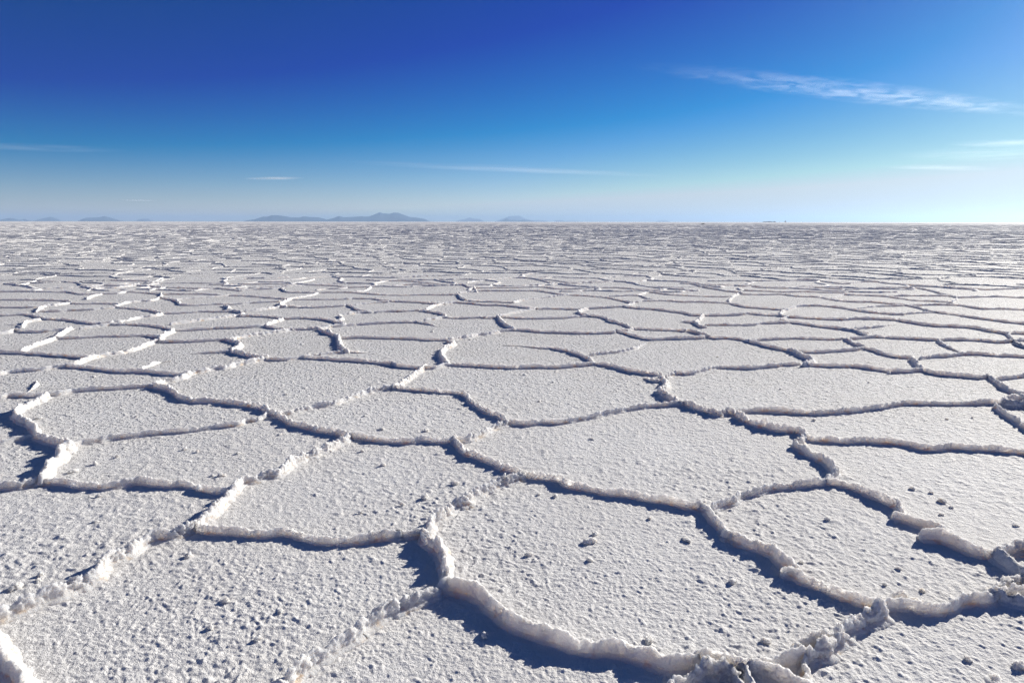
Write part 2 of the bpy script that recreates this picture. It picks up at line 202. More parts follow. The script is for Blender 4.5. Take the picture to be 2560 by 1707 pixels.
 ([(-1.667,12.351),(-1.396,12.079),(-1.216,11.838),(-1.114,11.441)], 4.3, 1.9, 1.1, 0, 0, None),
 ([(-1.589,12.471),(-1.499,12.986),(-1.357,13.393)], 3.75, 1.91, 1.3, 0, 0, None),
 ([(-2.436,12.062),(-2.177,12.223),(-1.92,12.262),(-1.695,12.365)], 3.8, 1.55, 0.8, 0, 0, None),
 ([(-2.901,14.266),(-2.521,13.854),(-2.142,13.719),(-1.801,13.587),(-1.515,13.383),(-1.351,13.332)], 3.95, 1.6, 0.9, 0, 0, None),
 ([(-4.525,14.02),(-4.095,14.097),(-3.494,14.146),(-3.304,14.283),(-2.898,14.251)], 3.8, 1.55, 0.8, 0, 0, None),
 ([(-3.04,13.181),(-2.82,13.423),(-2.489,13.672)], 3.6, 1.5, 1, 0, 0, None),
 ([(-4.328,12.998),(-4.011,12.834),(-3.595,12.83),(-3.247,12.988),(-3.138,13.057),(-2.932,12.644),(-2.58,12.07)], 4.0, 1.65, 0.9, 0, 0, None),
 ([(-2.912,11.034),(-2.811,11.205),(-2.96,11.659),(-2.854,11.849),(-2.666,12.045),(-2.505,12.084)], 3.45, 1.68, 1.3, 0, 0, None),
 ([(-3.837,15.562),(-3.578,15.493),(-3.198,15.262),(-2.726,15.005),(-2.329,14.939),(-1.862,15.057),(-1.473,15.053),(-1.231,15.05)], 3.9, 1.55, 0.8, 0, 0, None),
 ([(-1.237,15.333),(-1.067,14.359),(-0.92,13.996)], 4.25, 2.2, 1.2, 0, 0, None),
 ([(-0.902,13.937),(-0.522,13.8),(-0.223,13.719),(0.027,13.613)], 3.7, 1.5, 0.9, 0, 0, None),
 ([(-1.209,15.394),(-0.994,15.656),(-0.817,15.824)], 3.55, 1.74, 1.3, 0, 0, None),
 ([(-0.821,15.9),(-0.43,15.966),(0.084,15.959),(0.531,16.024),(0.76,15.778),(1.003,15.342),(1.252,14.96)], 3.9, 1.6, 0.8, 0, 0, None),
 ([(0.027,13.595),(0.194,13.987),(0.473,14.259),(0.764,14.541),(1.238,14.986)], 3.55, 1.74, 1.3, 0, 0, None),
 ([(1.24,15.018),(1.614,14.89),(1.958,14.587),(2.153,14.212),(2.33,13.803),(2.418,13.544)], 3.95, 1.6, 0.9, 0, 0, None),
 ([(1.372,12.618),(1.575,12.727),(1.865,12.838),(2.144,13.02),(2.398,13.43)], 3.8, 1.6, 1, 0, 0, None),
 ([(2.14,12.998),(2.393,12.697),(2.643,12.584),(2.855,12.323),(3.059,12.052),(3.129,11.794),(3.26,11.716)], 4.1, 1.65, 0.9, 0, 0, None),
 ([(2.411,13.591),(2.695,13.849),(2.919,13.926),(3.218,13.923),(3.477,13.735),(3.838,13.731),(4.052,13.651),(4.262,13.572),(4.369,13.271),(4.449,12.913),(4.781,12.682),(4.993,12.525)], 4.0, 1.6, 0.9, 0, 0, None),
 ([(2.101,14.716),(2.478,14.893),(2.777,14.952),(2.854,14.358),(2.949,13.996)], 3.8, 1.55, 1, 0, 0, None),
 ([(2.788,15.013),(3.174,15.657),(3.506,15.194),(3.792,15.002),(4.127,14.784),(4.575,14.689),(4.76,14.777)], 3.8, 1.55, 0.9, 0, 0, None),
 ([(-1.274,17.722),(-1.066,16.821),(-0.84,16.626),(-0.45,16.698),(0.087,16.691),(0.559,16.878),(0.812,16.875),(1.041,16.49),(1.491,16.373),(2.053,16.666),(2.6,16.736)], 3.9, 1.55, 0.9, 0, 0, None),
 ([(-4.224,16.754),(-3.863,16.75),(-3.47,16.939),(-3.032,17.132),(-2.714,17.455),(-2.172,17.616),(-1.643,17.609),(-1.269,17.646)], 3.8, 1.55, 0.8, 0, 0, None),
 ([(-0.942,16.858),(-0.821,15.693)], 4.25, 2.09, 1.3, 0, 0, None),
 ([(-3.478,16.832),(-3.423,16.02),(-3.571,15.61)], 3.65, 1.86, 1.4, 0, 0, None),
 ([(2.601,16.746),(2.914,16.476),(3.216,16.216),(3.471,16.105),(3.795,16.466),(4.173,16.536)], 3.8, 1.55, 0.9, 0, 0, None),
 ([(-4.03,18.914),(-3.499,18.666),(-2.898,18.657),(-2.398,18.187),(-1.969,17.827)], 3.8, 1.55, 0.9, 0, 0, None),
 ([(-1.201,18.058),(-0.901,18.651),(-0.514,19.132),(0.168,19.901)], 3.55, 1.74, 1.3, 0, 0, None),
 ([(0.169,20.041),(0.64,19.346),(0.894,18.605),(1.106,17.83)], 3.8, 1.55, 1, 0, 0, None),
 ([(1.111,17.917),(1.649,18.133),(2.377,18.679)], 3.8, 1.55, 0.9, 0, 0, None),
 ([(0.64,17.104),(0.842,17.512),(1.107,17.85)], 3.55, 1.74, 1.3, 0, 0, None),
 ([(-8.948,11.571),(-8.747,11.569),(-8.535,11.623),(-8.387,11.697),(-8.055,11.471),(-7.676,11.201),(-7.328,11.111),(-6.929,10.856),(-6.618,10.692),(-6.483,10.659)], 4.2, 1.7, 0.9, 0, 0, None),
 ([(-7.913,10.595),(-7.719,10.516),(-7.457,10.259),(-7.759,10.768),(-7.729,11.082)], 3.85, 1.97, 1.3, 1, 0, None),
 ([(-7.44,9.574),(-7.369,9.703),(-7.318,9.836),(-7.402,10.043),(-7.173,9.903),(-6.895,9.873),(-6.719,9.996),(-6.62,10.079)], 3.9, 1.6, 0.9, 0, 0, None),
 ([(-6.51,10.684),(-6.355,10.557),(-6.056,10.555)], 3.8, 1.65, 1, 0, 0, None),
 ([(-6.517,10.716),(-6.401,10.795),(-6.281,11.043),(-6.253,11.391),(-6.1,11.573),(-6.126,11.897)], 3.75, 1.97, 1.5, 0, 0, None),
 ([(-6.102,11.876),(-6.546,12.284),(-7.045,12.566),(-7.325,12.679),(-7.54,12.838)], 4.1, 1.7, 1, 0, 0, None),
 ([(-6.111,11.893),(-5.804,11.949),(-5.505,12.147),(-5.189,12.145),(-5.004,12.204),(-4.847,12.141)], 3.85, 1.55, 0.8, 0, 0, None),
 ([(-5.387,10.634),(-5.247,10.825),(-5.052,11.124),(-4.899,11.333),(-4.738,11.605),(-4.674,11.698)], 3.65, 1.8, 1.3, 0, 0, None),
 ([(-4.864,12.117),(-4.683,11.818),(-4.632,11.589),(-4.38,11.587),(-4.004,11.436),(-3.772,11.255),(-3.481,11.342),(-3.162,11.25),(-2.9,10.989),(-2.612,10.581),(-2.756,10.428),(-2.9,10.134)], 4.2, 1.7, 1, 0, 0, None),
 ([(-4.811,12.217),(-4.61,12.424),(-4.485,12.684),(-4.396,12.909),(-4.359,13.095)], 3.6, 1.8, 1.3, 0, 0, None),
 ([(-6.467,13.196),(-6.067,13.097),(-5.713,13.261),(-5.426,13.258),(-5.205,13.428),(-4.969,13.576),(-4.698,13.727)], 3.85, 1.55, 0.8, 0, 0, None),
 ([(-5.521,13.006),(-5.328,12.775),(-5.189,12.401),(-4.815,12.026)], 4.0, 1.97, 1.2, 0, 0, None),
 ([(-7.437,14.351),(-7.154,14.152),(-6.775,13.747),(-6.451,13.194)], 4.2, 1.75, 1.1, 0, 0, None),
 ([(-7.532,12.849),(-7.644,13.395),(-7.517,13.696),(-7.33,13.904),(-7.505,14.515),(-7.844,15.215)], 3.9, 1.97, 1.3, 0, 0, None),
 ([(-8.72,13.409),(-8.411,13.284),(-8.052,13.354),(-7.692,13.277)], 3.9, 1.55, 0.8, 0, 0, None),
 ([(-10.74,13.943),(-10.498,13.941),(-10.045,13.936),(-9.592,13.931),(-9.054,13.794),(-8.723,13.459)], 3.9, 1.55, 0.8, 0, 0, None),
 ([(-8.456,12.056),(-8.859,12.805),(-8.762,13.034),(-8.693,13.345)], 4.05, 2.09, 1.4, 0, 0, None),
 ([(-9.816,12.72),(-9.596,12.718),(-9.32,12.716),(-9.044,12.713),(-8.886,12.824)], 3.85, 1.55, 0.8, 0, 0, None),
 ([(-8.457,12.134),(-8.141,12.171),(-7.969,12.315),(-7.687,12.375),(-7.59,12.481),(-7.42,12.653)], 3.85, 1.55, 0.9, 0, 0, None),
 ([(-10.124,15.56),(-9.52,15.072),(-9.167,15.131),(-8.828,15.221),(-8.745,15.544),(-8.255,15.375),(-7.777,15.115)], 4.0, 1.6, 0.9, 0, 0, None),
 ([(-8.83,14.107),(-9.059,14.737),(-9.065,15.041)], 4.25, 2.2, 1.3, 0, 0, None),
 ([(-11.912,15.495),(-11.549,15.59),(-11.282,15.687),(-10.705,15.58),(-10.09,15.507)], 3.85, 1.55, 0.8, 0, 0, None),
 ([(-11.087,17.507),(-10.459,16.818),(-10.211,17.009),(-9.773,17.203),(-9.625,17.613)], 3.95, 1.6, 1, 0, 0, None),
 ([(-9.906,15.858),(-9.916,16.389),(-9.64,16.646),(-9.448,17.148)], 3.6, 1.8, 1.3, 0, 0, None),
 ([(-9.594,17.282),(-9.037,16.995),(-8.404,16.602),(-8.189,16.599),(-7.567,16.406),(-7.037,16.399),(-6.28,15.857)], 3.95, 1.6, 0.9, 0, 0, None),
 ([(-7.763,15.119),(-7.306,15.114),(-6.817,15.109),(-6.303,14.887),(-5.882,14.792),(-5.391,14.579),(-4.687,14.146)], 3.95, 1.6, 0.9, 0, 0, None),
 ([(-6.947,13.977),(-6.626,14.331),(-6.347,14.615),(-6.18,14.82)], 3.6, 1.8, 1.2, 0, 0, None),
 ([(-4.677,14.116),(-4.523,14.508),(-4.379,14.983),(-4.407,15.427)], 3.6, 1.8, 1.3, 0, 0, None),
 ([(-4.593,14.093),(-4.568,13.513),(-4.425,12.955),(-4.275,12.838)], 4.55, 2.32, 1.3, 0, 0, None),
 ([(-5.658,16.643),(-5.183,15.674),(-4.828,15.503),(-4.327,15.497),(-3.836,15.558)], 3.95, 1.6, 1, 0, 0, None),
 ([(-6.344,15.975),(-6.091,16.22),(-5.744,16.325),(-5.549,16.581)], 3.8, 1.55, 0.9, 0, 0, None),
 ([(-7.716,17.39),(-7.163,17.591),(-6.595,17.584),(-6.056,17.661),(-5.687,17.572),(-5.543,18.225),(-5.498,19.027)], 3.85, 1.55, 1, 0, 0, None),
 ([(-5.557,17.164),(-5.024,17.36),(-4.412,17.149),(-4.144,16.83)], 3.8, 1.55, 0.8, 0, 0, None),
 ([(-11.092,18.771),(-10.566,18.622),(-9.914,18.519),(-9.517,18.06),(-9.92,19.396)], 3.8, 1.55, 1, 0, 0, None),
 ([(-12.702,18.192),(-12.073,18.183),(-11.489,17.998),(-11.025,17.438)], 3.8, 1.55, 0.8, 0, 0, None),
 ([(-8.47,15.91),(-8.419,16.631)], 3.6, 1.8, 1.3, 0, 0, None),
 ([(-13.13,17.659),(-12.863,17.656),(-12.394,17.156),(-12.861,18.451)], 3.9, 1.91, 1.2, 0, 0, None),
 ([(3.286,11.715),(3.676,11.75),(4.011,11.844),(4.212,11.981),(4.368,11.841),(4.647,11.703)], 4.1, 1.65, 0.9, 0, 0, None),
 ([(4.687,11.518),(4.651,11.746),(4.922,12.31),(5.131,12.568)], 4.55, 2.44, 1.4, 0, 0, None),
 ([(5.174,12.674),(5.568,13.062),(5.964,13.13),(6.192,12.892),(6.303,12.553),(6.408,12.23),(6.613,12.023),(6.743,11.882),(6.88,11.921)], 4.05, 1.65, 0.9, 0, 0, None),
 ([(4.695,11.538),(4.942,11.444),(5.254,11.314),(5.52,11.258),(5.807,11.345),(6.105,11.307),(6.363,11.198),(6.464,10.872),(6.615,10.58),(6.884,10.499),(7.099,10.345),(7.121,10.051),(7.162,9.773),(6.888,9.262)], 4.3, 1.75, 0.9, 0, 0, None),
 ([(4.683,11.508),(4.446,11.186),(4.496,10.979),(4.654,10.762),(4.781,10.522),(4.969,10.292),(5.084,10.072),(5.125,9.687)], 4.2, 1.7, 1, 0, 0, None),
 ([(5.002,10.243),(5.084,9.991),(5.058,9.598)], 4.2, 1.7, 1, 0, 0, None),
 ([(3.046,10.629),(3.366,10.627),(3.766,10.624),(4.048,10.808),(4.465,10.901)], 3.95, 1.6, 0.9, 0, 0, None),
 ([(5.116,10.159),(5.407,10.328),(5.679,10.449),(6.113,10.757)], 3.6, 1.5, 1.1, 0, 1, None),
 ([(3.294,11.702),(3.093,11.191),(2.943,10.852),(2.927,10.408),(2.986,10.377)], 4.25, 2.2, 1.5, 0, 0, None),
 ([(2.811,11.052),(2.867,10.967),(2.963,10.883)], 3.8, 1.55, 0.9, 0, 0, None),
 ([(2.629,10.08),(2.718,9.801),(2.773,9.473)], 4.35, 2.26, 1.2, 0, 0, None),
 ([(4.415,17.935),(4.698,17.844),(4.773,17.007),(4.895,16.428),(5.043,15.886),(5.203,15.644),(5.182,15.281)], 4.05, 1.65, 1, 0, 0, None),
 ([(5.115,15.375),(4.659,14.457),(4.366,13.718)], 4.05, 2.09, 1.4, 0, 0, None),
 ([(5.165,15.23),(5.534,15.162),(6.045,15.22),(6.217,14.843),(6.613,14.658),(6.638,14.366),(6.702,13.976)], 3.9, 1.6, 0.9, 0, 0, None),
 ([(6.723,14.022),(6.977,13.804),(7.334,13.747),(7.519,13.437),(7.667,13.189),(7.686,12.881),(7.575,12.328),(7.619,12.119)], 4.0, 1.6, 0.9, 0, 0, None),
 ([(7.808,13.188),(8.291,13.28),(8.686,13.228),(8.734,12.871),(8.8,12.643),(9.125,12.64),(9.455,12.526),(9.685,12.481)], 4.0, 1.6, 0.9, 0, 0, None),
 ([(7.615,12.112),(7.774,11.811),(7.838,11.524),(7.936,11.304),(8.054,11.023),(8.195,10.821),(8.325,10.69)], 4.1, 1.65, 0.9, 0, 0, None),
 ([(6.825,11.847),(7.144,12.043),(7.451,12.121),(7.658,12.181)], 3.7, 1.5, 1.1, 0, 0, None),
 ([(7.398,15.145),(7.755,15.047),(8.09,14.888),(8.224,14.439),(8.289,14.017),(8.656,13.878),(8.866,13.691)], 3.85, 1.55, 0.9, 0, 0, None),
 ([(8.152,14.883),(8.663,14.939),(9.141,14.933),(9.556,14.928),(9.479,14.509),(8.897,13.739)], 3.9, 1.6, 1, 0, 0, None),
 ([(9.513,14.563),(10.11,14.705),(10.644,14.789),(10.829,14.607),(11.252,14.543)], 3.95, 1.65, 0.9, 0, 0, None),
 ([(7.915,16.221),(8.496,16.51),(9.095,16.77),(9.567,16.842),(9.881,16.761),(9.901,16.197),(9.715,15.339),(9.619,14.928)], 3.9, 1.55, 0.9, 0, 0, None),
 ([(4.912,17.645),(5.598,17.424),(6.014,17.011),(6.441,16.693),(6.731,16.613),(7.284,16.995),(7.595,16.794),(7.935,16.373)], 3.85, 1.55, 0.9, 0, 0, None),
 ([(5.482,16.076),(5.992,15.963),(6.306,15.717),(6.786,15.815),(7.2,15.605),(7.601,15.533)], 3.85, 1.55, 0.9, 0, 0, None),
 ([(6.731,14.333),(7.456,15.23)], 3.55, 1.74, 1.2, 0, 0, None),
 ([(10.461,17.439),(10.839,17.145),(11.128,16.745),(11.405,16.362),(12.06,16.541),(12.558,16.727),(12.995,16.838)], 3.9, 1.55, 0.9, 0, 0, None),
 ([(8.023,19.234),(8.432,19.228),(8.51,18.493),(8.739,17.898),(9.493,18.48),(9.886,18.474),(10.098,17.792),(10.501,17.444)], 3.85, 1.55, 0.9, 0, 0, None),
 ([(6.454,12.665),(7.025,13.05),(7.596,13.163)], 3.4, 1.4, 1, 0, 0, None),
 ([(7.323,9.863),(7.456,9.821),(7.643,9.792)], 3.9, 1.65, 0.9, 0, 0, None),
 ([(6.777,9.111),(7.033,9.248),(7.271,9.26)], 4.2, 1.8, 0.9, 0, 0, None),
 ([(-3.892,9.193),(-3.821,9.22)], 4.05, 1.75, 1, 0, 0, None),
 ([(-0.318,2.732),(-0.386,2.693),(-0.464,2.634),(-0.512,2.582),(-0.579,2.5),(-0.611,2.447),(-0.614,2.416),(-0.664,2.351),(-0.693,2.293),(-0.724,2.263),(-0.759,2.196),(-0.784,2.105)], 4.95, 1.88, 1.3, 0, 0, 'thin crumbly ridge running off the bottom edge left of centre'),
]
CLUMPS = [
 (-0.512, 3.813, 4.2, 0.5, 'white salt clump with a dark shadow, left of the jagged flaky ridge'),
 (-0.848, 3.603, 2, 0.5, None),
 (-0.631, 3.711, 2.2, 0.5, None),
 (0.083, 3.105, 2.8, 0.5, 'rounded salt clump left of the broken crust pile on the big plate'),
 (0.397, 3.242, 5, 0.45, 'broken crust pile in the middle of the large lower plate'),
 (0.433, 3.327, 2.8, 0.6, 'small clump just behind the broken crust pile'),
 (0.375, 3.05, 2.2, 0.6, 'small pointed salt clump in front of the broken crust pile'),
 (-0.107, 2.435, 2, 0.9, 'single bright pebble lying in the shadow of the biggest ridge'),
 (0.755, 3.52, 2, 0.5, None),
 (0.895, 3.265, 4, 0.25, 'long flat sliver of salt near the steep ridge section'),
 (0.257, 3.827, 3, 0.4, None),
 (0.162, 3.854, 1.8, 0.5, None),
 (2.511, 3.763, 4, 0.5, 'dark-sided salt clump right of the orange-stained ridge'),
 (2.512, 3.678, 2.2, 0.5, None),
 (2.393, 3.581, 2.2, 0.5, None),
 (1.729, 3.516, 2.8, 0.5, 'round clump alone on the right-hand plate below the arched ridge'),
 (2.08, 3.468, 1.8, 0.7, 'tiny white clump in the shadow under the short slab ridge'),
 (0.997, 2.854, 3, 0.45, None),
 (1.389, 3.038, 2, 0.5, None),
 (2.706, 3.438, 2.2, 0.5, None),
 (1.695, 2.155, 6, 0.6, 'big rounded lump of salt by the bottom right corner'),
 (1.858, 2.257, 4, 0.6, 'salt lump at the right edge above the bottom right corner lump'),
 (1.698, 2.297, 2.5, 0.5, None),
 (0.532, 2.412, 3.2, 0.4, None),
 (0.986, 2.407, 2.8, 0.4, None),
 (1.817, 2.973, 2, 0.5, None),
 (1.812, 2.776, 2.2, 0.5, None),
 (1.677, 2.832, 1.8, 0.5, None),
 (-1.569, 3.085, 3.4, 0.6, 'salt clump with a pointed shadow near the left diagonal ridge'),
 (-2.168, 2.909, 2.6, 0.5, None),
 (-2.143, 2.855, 2.4, 0.5, None),
 (-2.201, 2.797, 4, 0.6, 'large clump with shadow at the left edge above the sunlit rough ridge'),
 (-1.228, 2.688, 3, 0.5, None),
 (-2.446, 3.822, 2.4, 0.5, None),
 (-2.252, 3.465, 2.4, 0.5, None),
 (-1.207, 2.496, 2.2, 0.5, None),
 (-0.989, 2.421, 2.4, 0.5, None),
 (-0.966, 2.612, 2, 0.5, None),
 (-2.799, 4.376, 3, 0.5, 'pale clump on the second left plate, near its bright left ridge'),
 (-2.339, 4.671, 3, 0.5, None),
 (-2.225, 4.621, 2.4, 0.5, None),
 (-1.855, 4.152, 4, 0.45, 'flat clump near the bottom ridge of the second left plate'),
 (-1.917, 4.156, 2, 0.5, None),
 (-1.771, 5.006, 3, 0.4, None),
 (-2.859, 4.236, 4.5, 0.3, None),
 (-3.909, 5.44, 4, 0.3, None),
 (-4.39, 6.993, 3.5, 0.4, None),
 (-2.127, 6.237, 2.8, 0.5, None),
 (-3.134, 5.498, 2, 0.5, None),
 (-1.922, 4.583, 2.4, 0.5, None),
 (-1.015, 5.156, 3, 0.5, None),
 (-1.232, 5.521, 2.4, 0.5, None),
 (-2.733, 4.519, 2, 0.5, None),
 (-2.047, 7.817, 1, 0.5, None),
 (-2.782, 8.9, 4, 0.3, None),
 (-2.931, 9.39, 3, 0.4, None),
 (-4.579, 9.592, 2, 0.5, None),
 (0.133, 7.071, 3.2, 0.5, 'dark clump on the plate just above the centre of the photo'),
 (-1.026, 5.156, 3, 0.5, None),
 (-0.669, 5.122, 4, 0.35, None),
 (-0.359, 4.028, 3.6, 0.5, 'round clump on the plate left of the jagged flaky ridge, further back'),
 (0.248, 6.003, 2.2, 0.5, None),
 (-1.231, 5.525, 2, 0.5, None),
 (0.415, 6.75, 2.4, 0.5, None),
 (0.599, 4.914, 3, 0.3, None),
 (-0.584, 9.282, 2.6, 0.5, None),
 (-1.18, 9.979, 3, 0.5, None),
 (-1.061, 4.636, 2.2, 0.5, None),
 (-0.864, 4.356, 2.6, 0.5, None),
 (2.49, 5.43, 2.4, 0.5, None),
 (3.837, 5.496, 1.8, 0.5, None),
 (3.591, 5.443, 2.2, 0.5, None),
 (2.616, 6.477, 2, 0.5, None),
 (3.624, 6.761, 2, 0.5, None),
 (3.224, 7.742, 4, 0.35, None),
 (2.472, 8.059, 2.2, 0.5, None),
 (4.058, 7.177, 3, 0.8, None),
 (2.45, 3.958, 2.6, 0.5, None),
 (2.527, 3.895, 2, 0.5, None),
]
# ------------------------------------------------------------------ noise
_rng = np.random.RandomState(7)
_P = np.concatenate([_rng.permutation(4096)]*3).astype(np.int32)
_G = _rng.normal(size=(4096, 3)).astype(np.float32)
_G /= np.linalg.norm(_G, axis=1, keepdims=True)
def noise3(x, y, z):
    xi, yi, zi = np.floor(x), np.floor(y), np.floor(z)
    fx, fy, fz = (x-xi).astype(np.float32), (y-yi).astype(np.float32), (z-zi).astype(np.float32)
    xi, yi, zi = xi.astype(np.int64) & 4095, yi.astype(np.int64) & 4095, zi.astype(np.int64) & 4095
    u, v, w = [f*f*f*(f*(f*6-15)+10) for f in (fx, fy, fz)]
    res = 0
    for a in (0, 1):
        pa = _P[(xi+a)]; wa = u if a else 1-u
        for b in (0, 1):
            pb = _P[(pa+yi+b) & 8191]; wb = v if b else 1-v
            for c in (0, 1):
                g = _G[_P[(pb+zi+c) & 8191] & 4095]
                wc = w if c else 1-w
                res = res + wa*wb*wc*(g[..., 0]*(fx-a)+g[..., 1]*(fy-b)+g[..., 2]*(fz-c))
    return res*1.7
def noise2(x, y, s=0.0):
    xi, yi = np.floor(x), np.floor(y)
    fx, fy = (x-xi).astype(np.float32), (y-yi).astype(np.float32)
    xi, yi = xi.astype(np.int64) & 4095, yi.astype(np.int64) & 4095
    u, v = [f*f*f*(f*(f*6-15)+10) for f in (fx, fy)]
    k = int(s*977) & 4095
    res = 0
    for a in (0, 1):
        pa = _P[(xi+a+k)]; wa = u if a else 1-u
        for b in (0, 1):
            g = _G[_P[(pa+yi+b) & 8191] & 4095]; wb = v if b else 1-v
            res = res + wa*wb*(g[..., 0]*(fx-a)+g[..., 1]*(fy-b))
    return res*1.7
def sstep(a, b, x):
    t = np.clip((x-a)/(b-a), 0, 1)
    return t*t*(3-2*t)

# ------------------------------------------------------------------ mesh helper
def grid_faces(nr, nc, wrap=False, off=0):
    r = np.arange(nr-1)[:, None]; c = np.arange(nc if wrap else nc-1)[None, :]
    c2 = (c+1) % nc
    q = np.stack([r*nc+c, r*nc+c2, (r+1)*nc+c2, (r+1)*nc+c], -1).reshape(-1, 4)
    return (q+off).astype(np.int32)
def mesh_from(name, verts, quads, mat, smooth=True):
    me = bpy.data.meshes.new(name)
    n, m = len(verts), len(quads)
    me.vertices.add(n); me.loops.add(m*4); me.polygons.add(m)
    me.vertices.foreach_set('co', np.ascontiguousarray(verts, np.float32).ravel())
    me.loops.foreach_set('vertex_index', np.ascontiguousarray(quads, np.int32).ravel())
    me.polygons.foreach_set('loop_start', np.arange(0, m*4, 4, dtype=np.int32))
    me.polygons.foreach_set('loop_total', np.full(m, 4, np.int32))
    me.polygons.foreach_set('use_smooth', np.full(m, smooth, bool))
    me.update(calc_edges=True)
    if mat: me.materials.append(mat)
    return me
def outward(me):
    import bmesh
    b = bmesh.new(); b.from_mesh(me); bmesh.ops.holes_fill(b, edges=b.edges[:], sides=0); bmesh.ops.recalc_face_normals(b, faces=b.faces[:])
    b.to_mesh(me); b.free()
    return me
def link(name, me, loc=(0, 0, 0), **props):
    o = bpy.data.objects.new(name, me)
    COL.objects.link(o)
    o.location = loc
    for k, v in props.items():
        if v: o[k] = v
    return o

# ------------------------------------------------------------------ materials
def new_mat(name):
    m = bpy.data.materials.new(name); m.use_nodes = True
    return m, m.node_tree.nodes, m.node_tree.links
def tex_noise(n, l, vec, scale, detail=2.0, rough=0.5):
    t = n.new('ShaderNodeTexNoise'); t.inputs['Scale'].default_value = scale
    t.inputs['Detail'].default_value = detail; t.inputs['Roughness'].default_value = rough
    l.new(vec, t.inputs['Vector'])
    return t.outputs['Fac']
def ramp(n, l, fac, stops):
    r = n.new('ShaderNodeValToRGB'); e = r.color_ramp.elements
    while len(e) < len(stops): e.new(0.5)
    for k, (p, c) in enumerate(stops):
        e[k].position = p; e[k].color = (*c, 1) if len(c) == 3 else c
    l.new(fac, r.inputs['Fac'])
    return r.outputs['Color']
def math_node(n, l, op, a, b=None):
    m = n.new('ShaderNodeMath'); m.operation = op
    for i, x in enumerate((a, b)):
        if x is None: continue
        if isinstance(x, (int, float)): m.inputs[i].default_value = x
        else: l.new(x, m.inputs[i])
    return m.outputs[0]
def mix_col(n, l, fac, a, b):
    m = n.new('ShaderNodeMix'); m.data_type = 'RGBA'
    for key, x in ((0, fac), (6, a), (7, b)):
        if isinstance(x, (int, float)): m.inputs[key].default_value = x
        elif isinstance(x, tuple): m.inputs[key].default_value = (*x, 1)
        else: l.new(x, m.inputs[key])
    return m.outputs[2]
def bump(n, l, h, dist, strength=1.0, normal=None):
    b = n.new('ShaderNodeBump'); b.inputs['Distance'].default_value = dist; b.inputs['Strength'].default_value = strength
    l.new(h, b.inputs['Height'])
    if normal: l.new(normal, b.inputs['Normal'])
    return b.outputs['Normal']

